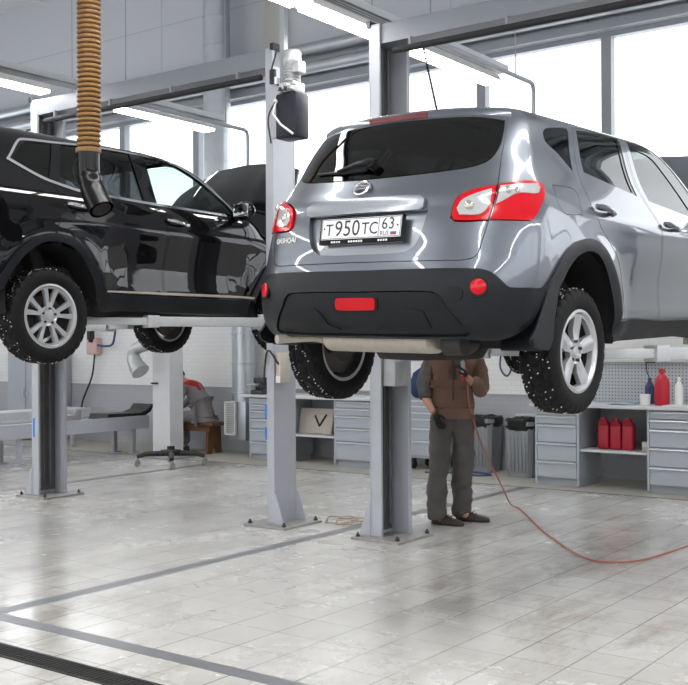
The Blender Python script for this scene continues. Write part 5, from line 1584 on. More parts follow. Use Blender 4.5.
# ------------------------------------------------------------------ workbenches
def drawer_cabinet(x0, x1, yf, yb, z1, rows, label):
    t = thing('drawer_cabinet', label, 'cabinet', ((x0 + x1) / 2, (yf + yb) / 2, 0.004), group='grey drawer cabinets')
    hx_, hy = (x1 - x0) / 2, (yb - yf) / 2
    b = MB(); b.box2((-hx_, -hy + 0.02, 0.08), (hx_, hy, z1)); b.build('carcass', M['cab_dark'], t, bevel=0.003)
    b = MB(); b.box2((-hx_ + 0.02, -hy + 0.04, 0.0), (hx_ - 0.02, hy - 0.02, 0.08)); b.build('plinth', M['cab_dark'], t)
    b = MB()
    for sx in (-1, 1): b.box2((sx * hx_, -hy, 0.0 + 0.03), (sx * (hx_ - 0.025), -hy + 0.02, z1))
    b.build('frame', M['cabinet'], t)
    tot = sum(rows); z = z1 - 0.01; H = z1 - 0.10
    for r in rows:
        h = H * r / tot
        b = MB(); b.box2((-hx_ + 0.03, -hy - 0.004, z - h + 0.008), (hx_ - 0.03, -hy + 0.03, z - 0.002)); d = b.build('drawer', M['cabinet'], t, bevel=0.003)
        b = MB(); b.prism([(-hy - 0.004, z - 0.030), (-hy - 0.030, z - 0.018), (-hy - 0.026, z - 0.010), (-hy - 0.004, z - 0.004)], -hx_ + 0.03, hx_ - 0.03, axis='x'); b.build('handle', M['drawer_lip'], d)
        z -= h
    return t
drawer_cabinet(-5.35, -4.83, 10.85, 11.45, 0.875, (0.6, 0.7, 1.4, 1.4, 1.3), 'grey drawer cabinet beside the bins, left under the long workbench')
drawer_cabinet(-4.07, -3.40, 10.85, 11.45, 0.875, (0.6, 0.7, 1.3, 1.35, 1.3), 'grey drawer cabinet at the right edge, right of the red canisters')
drawer_cabinet(-9.75, -9.12, 11.05, 11.65, 0.86, (0.6, 0.6, 0.8, 1, 1.2, 1.2), 'grey drawer cabinet partly behind the middle lift post')
drawer_cabinet(-8.30, -7.70, 11.05, 11.65, 0.86, (0.6, 0.6, 1.0, 1.1, 1.5), 'grey drawer cabinet under the silver car, left of its lift post')
def worktop(x0, x1, yf, yb, z, label, group=None):
    b = MB(); b.rbox(((x0 + x1) / 2, (yf + yb) / 2, z + 0.018), (x1 - x0, yb - yf, 0.036), 0.006)
    tag(b.build('worktop', M['worktop']), label, 'worktop')
worktop(-5.40, -3.30, 10.80, 11.50, 0.879, 'pale worktop carrying the red bottle, on the right cabinets')
worktop(-9.88, -7.65, 11.0, 11.70, 0.864, 'pale worktop on the two cabinets behind the lift posts')
for (x0, x1, y0, y1, z, lab) in ((-4.83, -4.07, 10.88, 11.44, 0.40, 'grey shelf holding red canisters between two drawer cabinets'), (-9.12, -8.30, 11.10, 11.64, 0.36, 'grey shelf holding the cream board between two cabinets')):
    t = thing('bench_shelf', lab, 'shelf', ((x0 + x1) / 2, (y0 + y1) / 2, z))
    b = MB(); b.box2((x0 - (x0 + x1) / 2, -(y1 - y0) / 2, 0), ((x1 - x0) / 2, (y1 - y0) / 2, 0.025)); b.build('board', M['worktop'], t)
    b = MB(); b.box2((-(x1 - x0) / 2, (y1 - y0) / 2, 0.025), ((x1 - x0) / 2, (y1 - y0) / 2 + 0.012, 0.46)); b.build('back_panel', M['cab_dark'], t)
# back panel of the right bench, with lamp rail
t = thing('pegboard', 'perforated grey tool panel standing behind the right workbench', 'tool panel', (-3.75, 11.47, 0.915))
b = MB(); b.box2((-1.15, 0.0, 0.0), (0.45, 0.02, 0.45)); b.build('perforated_sheet', M['perf'], t)
b = MB(); b.rbox((-0.35, -0.03, 0.52), (1.6, 0.14, 0.11), 0.015); b.build('lamp_rail', M['white_plastic'], t)
b = MB()
for x in (-1.13, -0.35, 0.43): b.box((x, 0.03, 0.28), (0.04, 0.03, 0.56))
b.build('upright', M['cab_dark'], t)
b = MB(); b.box((-0.47, -0.106, 0.49), (0.11, 0.012, 0.10)); b.box((-0.47, -0.113, 0.50), (0.08, 0.01, 0.06), 1); b.tube(smooth_path([(-0.52, -0.10, 0.48), (-0.54, -0.03, 0.35), (-0.50, -0.03, 0.22), (-0.58, -0.03, 0.05)]), 0.006, 6)
b.build('socket', [M['black_rubber'], M['white_plastic']], t)
def canister(x, y, z, label, m, h=0.345, w=0.128, d=0.11):
    t = thing('canister', label, 'canister', (x, y, z), group='red canisters on the bench shelf')
    b = MB(); b.rbox((0, 0, h * 0.40), (w, d, h * 0.80), 0.03, seg=3); b.add([(-w * .42, -d * .42, h * .78), (w * .42, -d * .42, h * .78), (w * .42, d * .42, h * .78), (-w * .42, d * .42, h * .78), (-w * .16, -d * .2, h * .93), (w * .16, -d * .2, h * .93), (w * .16, d * .2, h * .93), (-w * .16, d * .2, h * .93)], [(0, 1, 5, 4), (1, 2, 6, 5), (2, 3, 7, 6), (3, 0, 4, 7), (4, 5, 6, 7)], 0, True)
    b.tube(smooth_path([(-w * .38, 0, h * .76), (-w * .36, 0, h * .90), (-w * .1, 0, h * .93)]), 0.012, 8)
    b.build('body', m, t)
    b = MB(); b.cyl((0, 0, h * .92), (0, 0, h), 0.026, 14); b.build('cap', m, t)
    return t
canister(-4.62, 11.05, 0.425, 'left red canister of three on the shelf below the worktop', M['dark_red_plastic'])
canister(-4.482, 11.05, 0.425, 'middle red canister of three on the shelf below the worktop', M['dark_red_plastic'])
canister(-4.345, 11.05, 0.425, 'right red canister of three on the shelf below the worktop', M['dark_red_plastic'])
b = MB(); b.rbox((-4.14, 11.05, 0.475), (0.09, 0.10, 0.10), 0.006); tag(b.build('box', M['card']), 'small beige box on the shelf beside the red canisters', 'box')
ZT = 0.916
def bottle(x, y, z, r, h, label, m, mc, cat='bottle', sq=1.0):
    t = thing('bottle', label, cat, (x, y, z))
    b = MB(); b.lathe([(0.0, 0.0), (r * .92, 0.0), (r, 0.012), (r, h * .62), (r * .93, h * .70), (r * .55, h * .82), (r * .34, h * .86), (r * .34, h * .90), (0, h * .90)], 24, M=Matrix.Diagonal((1, sq, 1))); b.build('body', m, t)
    b = MB(); b.lathe([(0.0, h * .895), (r * .42, h * .895), (r * .42, h * .985), (r * .36, h), (0, h)], 20); b.build('cap', mc, t)
bottle(-3.98, 11.05, ZT, 0.080, 0.385, 'tall red bottle standing on the right worktop', M['red_plastic'], M['dark_red_plastic'], sq=0.75)
bottle(-3.80, 11.05, ZT, 0.042, 0.30, 'white bottle on the worktop right of the tall red bottle', M['white_plastic'], M['white_plastic'])
bottle(-4.20, 11.28, ZT, 0.050, 0.28, 'navy bottle behind the white tub, left of the red bottle', M['navy'], M['navy'])
b = MB(); b.lathe([(0, 0), (0.05, 0), (0.056, 0.09), (0.058, 0.11), (0.052, 0.115), (0, 0.115)], 20, c=(-4.15, 11.02, ZT)); tag(b.build('tub', M['white_plastic']), 'white plastic tub on the worktop left of the red bottle', 'tub')
b = MB(); rr2 = random.Random(4); vs = []; fs = []
for j in range(8):
    for i in range(12): vs.append((-4.55 + 0.022 * i * 1.15, 10.92 + 0.03 * j, ZT + 0.004 + 0.022 * abs(math.sin(i * 1.3 + j * 0.7)) * (1 - abs(i - 5.5) / 8)))
for j in range(7):
    for i in range(11): a = j * 12 + i; fs.append((a, a + 1, a + 13, a + 12))
b.add(vs, fs, 0, True); o = b.build('cloth', M['cloth_blue']); tag(o, 'crumpled pale blue cloth lying on the right worktop', 'cloth'); sm_ = o.modifiers.new('thick', 'SOLIDIFY'); sm_.thickness = 0.004; sm_.offset = 1
b = MB(); b.box((-3.72, 10.94, ZT + 0.006), (0.36, 0.22, 0.012)); tag(b.build('paper_pad', M['white_plastic']), 'white paper pad on the worktop by the right edge', 'paper')
# left bench things
t = thing('display_board', 'cream board marked with a black tick, leaning on the low shelf', 'board', (-8.82, 11.32, 0.387))
Mx = Matrix.Rotation(R(-12), 3, 'X')
b = MB(); b.rbox(Mx @ Vector((0, 0, 0.17)), (0.56, 0.03, 0.34), 0.006, M=Mx); b.build('board', M['card'], t)
b = MB()
for p, q in (((-0.02, 0.24), (0.07, 0.10)), ((0.07, 0.10), (0.17, 0.26))): b.tube([Mx @ Vector((p[0], -0.018, p[1])), Mx @ Vector((q[0], -0.018, q[1]))], 0.014, 6)
b.build('tick_mark', M['ink'], t)
t = thing('bench_vice', 'dark bench vice on the worktop beside the ventilation duct', 'vice', (-9.68, 11.22, 0.9005))
b = MB(); b.rbox((0, 0, 0.03), (0.20, 0.22, 0.06), 0.01); b.rbox((0, 0, 0.11), (0.12, 0.14, 0.12), 0.02); b.rbox((0, -0.03, 0.19), (0.20, 0.05, 0.08), 0.01); b.rbox((0, 0.06, 0.19), (0.20, 0.06, 0.08), 0.01); b.build('body', M['dark_metal'], t)
b = MB(); b.cyl((0, -0.25, 0.13), (0, 0.0, 0.13), 0.018, 10); b.cyl((-0.09, -0.23, 0.13), (0.09, -0.23, 0.13), 0.008, 8); b.build('screw_handle', M['alu'], t)
# rolling cabinet behind the standing man, blue bag on it
t = thing('tool_trolley', 'grey tool trolley on castors behind the standing man', 'tool trolley', (-7.13, 11.60, 0.004))
b = MB(); b.box2((-0.24, -0.22, 0.14), (0.24, 0.22, 0.88)); b.build('carcass', M['cab_dark'], t, bevel=0.004)
z = 0.87
for h in (0.07, 0.08, 0.08, 0.12, 0.16, 0.19):
    b = MB(); b.box2((-0.22, -0.235, z - h + 0.006), (0.22, -0.20, z)); d = b.build('drawer', M['cabinet'], t, bevel=0.003)
    b = MB(); b.box2((-0.22, -0.252, z - 0.020), (0.22, -0.235, z - 0.004)); b.build('handle', M['drawer_lip'], d); z -= h
for sx in (-1, 1):
    for sy in (-1, 1):
        b = MB(); b.lathe([(0, -0.018), (0.05, -0.018), (0.055, 0), (0.05, 0.018), (0, 0.018)], 18, c=(sx * 0.19, sy * 0.17, 0.055), axis='x'); b.box((sx * 0.19, sy * 0.17, 0.115), (0.05, 0.05, 0.05)); b.build('caster', M['black_rubber'], t)
b = MB(); b.sphere((-7.12, 11.58, 1.085), 1.0, sc=(0.20, 0.17, 0.20), u=20, v=14); 
for i, v in enumerate(b.v):
    x, y, z = v; q = 0.02 * math.sin(x * 31 + z * 17) + 0.015 * math.sin(y * 40 + x * 11); b.v[i] = (x + q, y + q * .6, max(0.8875, z + q))
b.v = [(x - 0.09 - 0.10 * (z - 0.88), y, z) for x, y, z in b.v]
tag(b.build('work_jacket', M['blue_bag']), 'bundled dark blue work jacket on the trolley behind the lift post', 'jacket')
# bins
def bin_(x, y, w, h, label):
    t = thing('waste_bin', label, 'bin', (x, y, 0.004))
    b = MB(); n = 5; vs = []; fs = []
    def ring(hw, z, hy=None):
        hy = hy or hw; q = hw * 0.25
        return [(-hw + q, -hy, z), (hw - q, -hy, z), (hw, -hy + q, z), (hw, hy - q, z), (hw - q, hy, z), (-hw + q, hy, z), (-hw, hy - q, z), (-hw, -hy + q, z)]
    w2 = w / 2
    R_ = [ring(w2 * .80, 0), ring(w2 * .82, .03), ring(w2 * .98, h - .05), ring(w2 * 1.04, h - .05), ring(w2 * 1.05, h), ring(w2 * .99, h), ring(w2 * .80, .03)]
    for r in R_: vs += r
    for j in range(len(R_) - 1):
        for k in range(8): fs.append((j * 8 + k, j * 8 + (k + 1) % 8, j * 8 + 8 + (k + 1) % 8, j * 8 + 8 + k))
    fs.append(tuple(range(7, -1, -1)))
    b.add(vs, fs, 0, False)
    for k in range(5): b.box((-w2 * .5 + k * w2 * .25, -w2 * .93, h * .5), (0.012, 0.012, h * .8))
    b.build('tub', M['bin'], t)
    b = MB(); rg = random.Random(int(x * 100)); vs = []; fs = []
    prof = [(1.02, h - .10), (1.09, h - .06), (1.10, h + .005), (1.02, h + .03), (0.86, h + .02), (0.6, h - .02), (0.0, h - .06)]
    for q, z in prof:
        for k in range(28): a = 2 * PI * k / 28; f = 1 + rg.uniform(-.03, .03); vs.append((w2 * q * f * math.copysign(abs(math.cos(a)) ** .6, math.cos(a)), w2 * q * f * math.copysign(abs(math.sin(a)) ** .6, math.sin(a)), z + rg.uniform(-.012, .012)))
    for j in range(len(prof) - 1):
        for k in range(28): fs.append((j * 28 + k, j * 28 + (k + 1) % 28, j * 28 + 28 + (k + 1) % 28, j * 28 + 28 + k))
    b.add(vs, fs, 0, True); b.build('liner', M['bag'], t)
bin_(-5.79, 11.46, 0.38, 0.66, 'grey waste bin with black liner, next to the right drawer cabinet')
bin_(-6.42, 11.64, 0.36, 0.66, 'grey waste bin with black liner, next to the standing man')
t = thing('wall_ledge', 'narrow pale wall ledge above the grey waste bins', 'ledge', (-5.72, 11.80, 0.70))
b = MB(); b.box((0, 0, 0.01), (0.62, 0.2, 0.02)); b.build('board', M['worktop'], t)
b = MB()
for x in (-.2, .2): b.prism([(-0.08, 0.0), (0.1, 0.0), (0.1, -0.12)], x - .01, x + .01, axis='x')
b.build('bracket', M['cab_dark'], t)
t = thing('spray_bottle', 'small blue and white spray bottle on the ledge above the bins', 'bottle', (-5.56, 11.78, 0.72))
b = MB(); b.lathe([(0, 0), (0.035, 0), (0.037, .01), (0.037, .09), (0.016, .13), (0.014, .15), (0, .15)], 18); b.build('body', M['blue_ink'], t)
b = MB(); b.cyl((0, 0, .15), (0, 0, .19), .012, 10); b.rbox((-.02, 0, .20), (.07, .022, .024), .005); b.build('trigger_head', M['white_plastic'], t)

# ------------------------------------------------------------------ left background
t = thing('lift_runway', 'long low grey lift runway on legs at the far left', 'runway', (-12.0, 8.9, 0))
b = MB(); b.box2((-0.28, -2.6, 0.36), (0.28, 2.15, 0.52)); b.box2((0.255, -2.6, 0.52), (0.28, 2.15, 0.55)); b.box2((-0.28, -2.6, 0.52), (-0.255, 2.15, 0.55)); b.build('deck', M['lift'], t, bevel=0.004)
for y in (-2.3, -0.1, 1.9):
    for x in (-0.2, 0.2):
        b = MB(); b.box((x, y, 0.18), (0.06, 0.06, 0.36)); b.box((x, y, 0.01), (0.14, 0.14, 0.02)); b.build('leg', M['lift'], t)
t = thing('lift_runway', 'second low grey runway behind the first, by the wall at far left', 'runway', (-13.6, 9.3, 0))
b = MB(); b.box2((-0.28, -2.6, 0.45), (0.28, 2.0, 0.60)); b.build('deck', M['lift_pale'], t, bevel=0.004)
for y in (-2.3, 1.7):
    for x in (-0.2, 0.2):
        b = MB(); b.box((x, y, 0.225), (0.06, 0.06, 0.45)); b.build('leg', M['lift'], t)
b = MB(); b.rbox((-12.0, 9.75, 0.568), (0.22, 0.3, 0.09), 0.015); b.rbox((-12.05, 9.95, 0.60), (0.12, 0.12, 0.16), 0.02); b.cyl((-11.9, 9.6, 0.60), (-11.9, 9.6, 0.66), 0.05, 14)
tag(b.build('jacking_block', M['plate_steel']), 'small steel jacking block lying on the low runway', 'jack')
b = MB(); b.prism([(10.30, 0.522), (11.00, 0.522), (11.16, 0.60), (11.22, 0.70), (11.18, 0.71), (11.10, 0.63), (10.95, 0.585), (10.34, 0.60)], -12.2, -11.8, axis='x')
tag(b.build('wheel_stop', M['black_rubber']), 'black wheel stop with a raised lip at the runway end', 'wheel stop')
# wall box with hoses
t = thing('air_outlet', 'faded pink air outlet box with blue hoses on the white brick wall', 'air outlet', (-13.85, YW, 1.58))
b = MB(); b.rbox((0, -0.07, 0), (0.26, 0.14, 0.28), 0.03); b.build('box', M['pink_box'], t)
b = MB(); b.rbox((0.02, -0.16, 0.22), (0.10, 0.10, 0.24), 0.02); b.rbox((0.02, -0.16, 0.10), (0.06, 0.06, 0.08), 0.01); b.build('regulator', M['black_rubber'], t)
b = MB(); b.tube(smooth_path([(0.10, -0.10, 0.02), (0.35, -0.12, 0.0), (0.52, -0.12, 0.05), (0.58, -0.12, 0.35), (0.50, -0.10, 0.42), (0.36, -0.10, 0.25)]), 0.018, 8)
b.build('coil_hose', M['blue_hose'], t)
b = MB(); b.tube(smooth_path([(0.05, -0.10, -0.12), (0.0, -0.12, -0.5), (-0.25, -0.10, -0.9), (-0.30, -0.12, -1.2)]), 0.015, 8); b.build('drop_hose', M['black_rubber'], t)
# tail pipe funnel
t = thing('exhaust_funnel', 'steel exhaust extraction funnel hanging beside the pale lift post', 'exhaust funnel', (-10.90, 10.14, 1.22))
b = MB(); pth = smooth_path([(-0.02, 0, 0.0), (-0.10, 0, 0.12), (-0.16, 0, 0.28), (-0.13, 0, 0.42), (0.0, 0.05, 0.50), (0.06, 0.22, 0.55)], 5)
b.tube([(p[0], p[1], p[2] * 0.72) for p in pth], [0.13 - 0.045 * min(1, i / 12) for i in range(len(pth))], 20); b.build('funnel', M['alu'], t)
b = MB(); b.tube([(0.06, 0.20, 0.39), (0.06, 0.28, 0.42), (0.06, 0.392, 0.42)], 0.03, 10); b.build('bracket', M['dark_metal'], t)
# castor dolly
t = thing('transmission_dolly', 'low black castor dolly standing before the pale lift post', 'dolly', (-10.12, 9.92, 0))
b = MB()
for sx, sy in ((-1, -1), (1, -1), (-1, 1), (1, 1)):
    b.tube([(0, 0, 0.17), (sx * 0.24, sy * 0.22, 0.16), (sx * 0.32, sy * 0.30, 0.13)], [0.04, 0.032, 0.028], 8)
b.rbox((0, 0, 0.18), (0.22, 0.20, 0.07), 0.02); b.cyl((0, 0, 0.2), (0, 0, 0.26), 0.05, 14)
b.build('frame', M['black_rubber'], t)
for sx, sy in ((-1, -1), (1, -1), (-1, 1), (1, 1)):
    b = MB(); b.lathe([(0, -0.016), (0.045, -0.016), (0.05, 0), (0.045, 0.016), (0, 0.016)], 18, c=(sx * 0.32, sy * 0.30, 0.05), axis='x'); b.tube([(sx * 0.32 - .024, sy * 0.30, 0.05), (sx * 0.32 - .024, sy * 0.30, 0.10), (sx * 0.32 + .024, sy * 0.30, 0.10), (sx * 0.32 + .024, sy * 0.30, 0.05)], 0.006, 6)
    b.build('caster', M['plate_steel'], t)
# wooden bench
t = thing('wooden_bench', 'low brown wooden bench under the seated mechanic by the wall', 'bench', (-11.25, 11.45, 0))
b = MB(); b.rbox((0, 0, 0.435), (1.15, 0.34, 0.05), 0.008); b.rbox((0, -0.13, 0.37), (1.0, 0.03, 0.09), 0.005); b.build('seat', M['wood'], t)
for sx in (-1, 1):
    b = MB(); b.prism([(-0.15, 0.0), (-0.06, 0.0), (0.0, 0.14), (0.06, 0.0), (0.15, 0.0), (0.13, 0.41), (-0.13, 0.41)], sx * 0.45 - 0.02, sx * 0.45 + 0.02, axis='x'); b.build('leg', M['wood'], t)
# far left wall cabinet
t = thing('wall_cupboard', 'grey cupboard against the wall left of the black car lift post', 'cupboard', (-15.0, 11.6, 0))
b = MB(); b.box2((-0.5, -0.25, 0.02), (0.5, 0.28, 1.5)); b.build('carcass', M['cab_dark'], t, bevel=0.004)
for sx in (-1, 1):
    b = MB(); b.box2((sx * 0.245 - 0.235, -0.27, 0.06), (sx * 0.245 + 0.235, -0.25, 1.46)); d = b.build('door', M['cabinet'], t, bevel=0.003)
    b = MB(); b.box((sx * 0.05, -0.28, 0.8), (0.015, 0.025, 0.12)); b.build('handle', M['drawer_lip'], d)
# floor cables and hoses
b = MB(); pts = [(-5.70 + 0.16 * math.cos(a) * (1 + .25 * math.sin(3 * a)) + .02 * a, 7.62 + 0.17 * math.sin(a * 1.03) * (1 - .2 * math.cos(2 * a)), 0.012 + 0.004 * (i % 3)) for i, a in enumerate(np.linspace(0, 14, 60))]
b.tube(pts, 0.006, 6); tag(b.build('cable', M['beige_cable']), 'loops of thin beige cable on the floor by the middle lift post', 'cable')
# orange air hose from the standing man's hand across the floor
hp = [(-4.60, 8.02, 1.36), (-4.60, 8.04, 1.22), (-4.60, 8.08, 1.02), (-4.60, 8.30, 0.66), (-4.66, 8.75, 0.28), (-4.74, 9.08, 0.06), (-4.74, 9.20, 0.010), (-4.66, 9.12, 0.010), (-4.32, 8.66, 0.010), (-3.95, 8.15, 0.010), (-3.58, 7.69, 0.012), (-3.27, 7.34, 0.012), (-3.05, 7.22, 0.012), (-2.84, 7.41, 0.012), (-2.75, 8.1, 0.012), (-2.7, 9.2, 0.012), (-2.6, 10.3, 0.012)]
b = MB(); b.tube(smooth_path(hp, 8), 0.007, 8); tag(b.build('air_hose', M['orange_hose']), 'orange air hose from the standing man across the tiled floor', 'hose')
b = MB(); b.tube(smooth_path([(-6.75, 11.4, 0.012), (-6.6, 11.2, 0.012), (-6.3, 11.15, 0.012), (-6.15, 11.3, 0.012), (-6.4, 11.38, 0.02), (-6.7, 11.2, 0.012), (-6.95, 11.1, 0.012)]), 0.012, 8); tag(b.build('hose_coil', M['blue_hose']), 'dark blue hose lying on the floor by the trolley castors', 'hose')
b = MB(); b.tube(smooth_path([(-6.15, 11.86, 1.55), (-6.12, 11.82, 1.35), (-6.20, 11.82, 1.18), (-6.30, 11.82, 1.30), (-6.28, 11.86, 1.60)]), 0.012, 8); b.box((-6.2, 11.885, 1.6), (0.2, 0.03, 0.06)); tag(b.build('wall_hose', M['blue_hose']), 'loop of blue hose hanging on the wall beside the standing man', 'hose')
# ------------------------------------------------------------------ people
def skinned(name, pts, edges, radii, root, m, parent=None, sub=2, noise=0.0, ns=9.0, seed=0):
    """one continuous surface grown round a skeleton"""
    me = bpy.data.meshes.new(name); me.from_pydata([tuple(p) for p in pts], edges, [])
    o = bpy.data.objects.new(name, me); col.objects.link(o)
    sk = o.modifiers.new('skin', 'SKIN'); sk.use_smooth_shade = True
    for i, r in enumerate(radii):
        d = me.skin_vertices[0].data[i]; d.radius = r if isinstance(r, tuple) else (r, r); d.use_root = (i == root)
    sb = o.modifiers.new('sub', 'SUBSURF'); sb.levels = sub; sb.render_levels = sub
    dg = bpy.context.evaluated_depsgraph_get()
    me2 = bpy.data.meshes.new_from_object(o.evaluated_get(dg)); bpy.data.objects.remove(o)
    if noise:
        from mathutils import noise as nz
        for v in me2.vertices:
            n = nz.noise(v.co * ns + Vector((seed, 0, 0))) * noise + nz.noise(v.co * ns * 2.3 + Vector((seed, 5, 0))) * noise * 0.5
            v.co += v.normal * n
    me2.materials.clear()
    for m_ in (m if isinstance(m, list) else [m]): me2.materials.append(m_)
    for p in me2.polygons: p.use_smooth = True
    ob = bpy.data.objects.new(name, me2); col.objects.link(ob)
    if parent: ob.parent = parent
    return ob

class Sk:
    def __init__(self): self.p = []; self.e = []; self.r = []
    def add(self, p, r, to=None):
        self.p.append(Vector(p)); self.r.append(r); i = len(self.p) - 1
        if to is not None: self.e.append((to, i))
        return i
    def chain(self, L, to=None):
        for p, r in L: to = self.add(p, r, to)
        return to

def head_mesh(parent, c, M3, m, mh):
    """a face looks along -y of M3"""
    b = MB(); n = 28; k = 20; vs = []; fs = []
    for i in range(k + 1):
        th = PI * i / k
        for j in range(n):
            ph = 2 * PI * j / n
            x, y, z = 0.078 * math.sin(th) * math.cos(ph), 0.098 * math.sin(th) * math.sin(ph), 0.118 * math.cos(th)
            if z < 0: x *= 1 + z * 1.6; y *= 1 + z * 1.0
            if y < 0 and abs(x) < 0.045:
                f = math.exp(-(x / 0.014) ** 2)
                y -= 0.024 * f * math.exp(-((z + 0.012) / 0.020) ** 2) + 0.010 * math.exp(-(x / 0.02) ** 2) * math.exp(-((z + 0.055) / 0.012) ** 2) + 0.008 * math.exp(-(x / 0.025) ** 2) * math.exp(-((z + 0.092) / 0.016) ** 2)
                y += 0.010 * (math.exp(-((abs(x) - 0.031) / 0.014) ** 2) * math.exp(-((z - 0.012) / 0.012) ** 2)) + 0.006 * math.exp(-(x / 0.022) ** 2) * math.exp(-((z + 0.064) / 0.005) ** 2)
            vs.append(Vector((x, y, z)))
    for i in range(k):
        for j in range(n): fs.append((i * n + j, (i + 1) * n + j, (i + 1) * n + (j + 1) % n, i * n + (j + 1) % n))
    b.add([M3 @ v + Vector(c) for v in vs], fs, 0, True)
    for s in (-1, 1):
        b.sphere(M3 @ Vector((s * 0.080, 0.01, 0.0)) + Vector(c), 1.0, sc=(0.012, 0.022, 0.034), M=M3, u=12, v=8)
        b.sphere(M3 @ Vector((s * 0.031, -0.074, 0.012)) + Vector(c), 0.0125, 1, u=12, v=8)
        b.sphere(M3 @ Vector((s * 0.031, -0.0845, 0.012)) + Vector(c), 0.0055, 2, u=8, v=6)
    b.tube([M3 @ Vector((x, -0.086 + abs(x) * .35, -0.064)) + Vector(c) for x in (-.024, -.012, 0, .012, .024)], 0.0045, 6, 3)
    return b

def hair_mesh(c, M3):
    b = MB(); n = 26; k = 12; vs = []; fs = []
    for i in range(k + 1):
        th = (PI * 0.62) * i / k
        for j in range(n):
            ph = 2 * PI * j / n
            lim = 1.0
            if math.sin(ph) < 0.1: lim = 0.62 if math.sin(ph) < -0.3 else 0.8
            t2 = th * lim
            x, y, z = 0.086 * math.sin(t2) * math.cos(ph), 0.107 * math.sin(t2) * math.sin(ph), 0.127 * math.cos(t2)
            vs.append(M3 @ Vector((x, y, z)) + Vector(c))
    for i in range(k):
        for j in range(n): fs.append((i * n + j, (i + 1) * n + j, (i + 1) * n + (j + 1) % n, i * n + (j + 1) % n))
    b.add(vs, fs, 0, True)
    return b

def hand(wrist, fwd, palm_n, side, m, parent, name, curl=25, rad=0.0085):
    """palm and five fingers; fwd along the fingers, palm_n out of the palm, side towards the thumb"""
    f = Vector(fwd).normalized(); nrm = (Vector(palm_n) - f * Vector(palm_n).dot(f)).normalized(); s = Vector(side); s = (s - f * s.dot(f) - nrm * s.dot(nrm)).normalized()
    w = Vector(wrist); S = Sk()
    a = S.add(w, 0.027)
    pm = S.add(w + f * 0.045, (0.036, 0.018), a)
    for k, (off, L) in enumerate(((0.030, 0.070), (0.010, 0.080), (-0.011, 0.075), (-0.030, 0.058))):
        base = w + f * 0.085 + s * off
        i = S.add(base, 0.0105, pm); d = f.copy(); p = base
        for q, fr in enumerate((0.45, 0.32, 0.23)):
            ang = R(curl * (0.8 + 0.35 * q)); d = (d * math.cos(ang) + nrm * math.sin(ang)).normalized()
            p = p + d * L * fr; i = S.add(p, rad * (1 - 0.12 * q), i)
    t0 = S.add(w + f * 0.035 + s * 0.034 + nrm * 0.006, 0.013, pm); d = (f * 0.75 + s * 0.55 + nrm * 0.45).normalized()
    i = S.add(S.p[t0] + d * 0.034, 0.0105, t0); d = (f * 0.9 + nrm * 0.5 + s * 0.05).normalized(); S.add(S.p[i] + d * 0.028, 0.009, i)
    return skinned(name, S.p, S.e, S.r, 0, m, parent, sub=2)

def shoe(parent, heel, toe_dir, M_):
    b = MB(); d = Vector((toe_dir[0], toe_dir[1], 0)).normalized(); s = Vector((-d.y, d.x, 0)); n = 14; vs = []; fs = []
    st = [(-0.045, 0.028, 0.055), (-0.03, 0.037, 0.085), (0.02, 0.040, 0.098), (0.07, 0.041, 0.092), (0.12, 0.044, 0.066), (0.17, 0.047, 0.054), (0.215, 0.042, 0.046), (0.245, 0.026, 0.036), (0.252, 0.010, 0.026)]
    for l, w, h in st:
        for k in range(n):
            a = PI * k / (n - 1)
            vs.append(Vector(heel) + d * l + s * w * math.cos(a) * (1 if 0 < k < n - 1 else 1.0) + Vector((0, 0, 0.016 + (h - 0.016) * max(0.0, math.sin(a)) ** 0.8)))
    for i in range(len(st) - 1):
        for k in range(n - 1): a = i * n + k; fs.append((a, a + 1, a + 1 + n, a + n))
    fs.append(tuple(range(n))); fs.append(tuple(reversed(range((len(st) - 1) * n, len(st) * n))))
    b.add(vs, fs, 0, True); o = b.build('shoe', M['shoe'], parent)
    b = MB(); ol = [(l, w * 1.08) for l, w, h in st]; poly = [Vector(heel) + d * l + s * w for l, w in ol] + [Vector(heel) + d * l - s * w for l, w in reversed(ol)]
    b.prism([(p.x, p.y) for p in poly], 0.0, 0.020, axis='z'); b.build('sole', M['sole'], o)
    b = MB()
    for q in range(4): c = Vector(heel) + d * (0.055 + 0.026 * q) + Vector((0, 0, 0.100 - 0.011 * q)); b.tube([c - s * 0.024, c + Vector((0, 0, 0.005)), c + s * 0.024], 0.004, 6)
    b.build('laces', M['sole'], o)
    return o

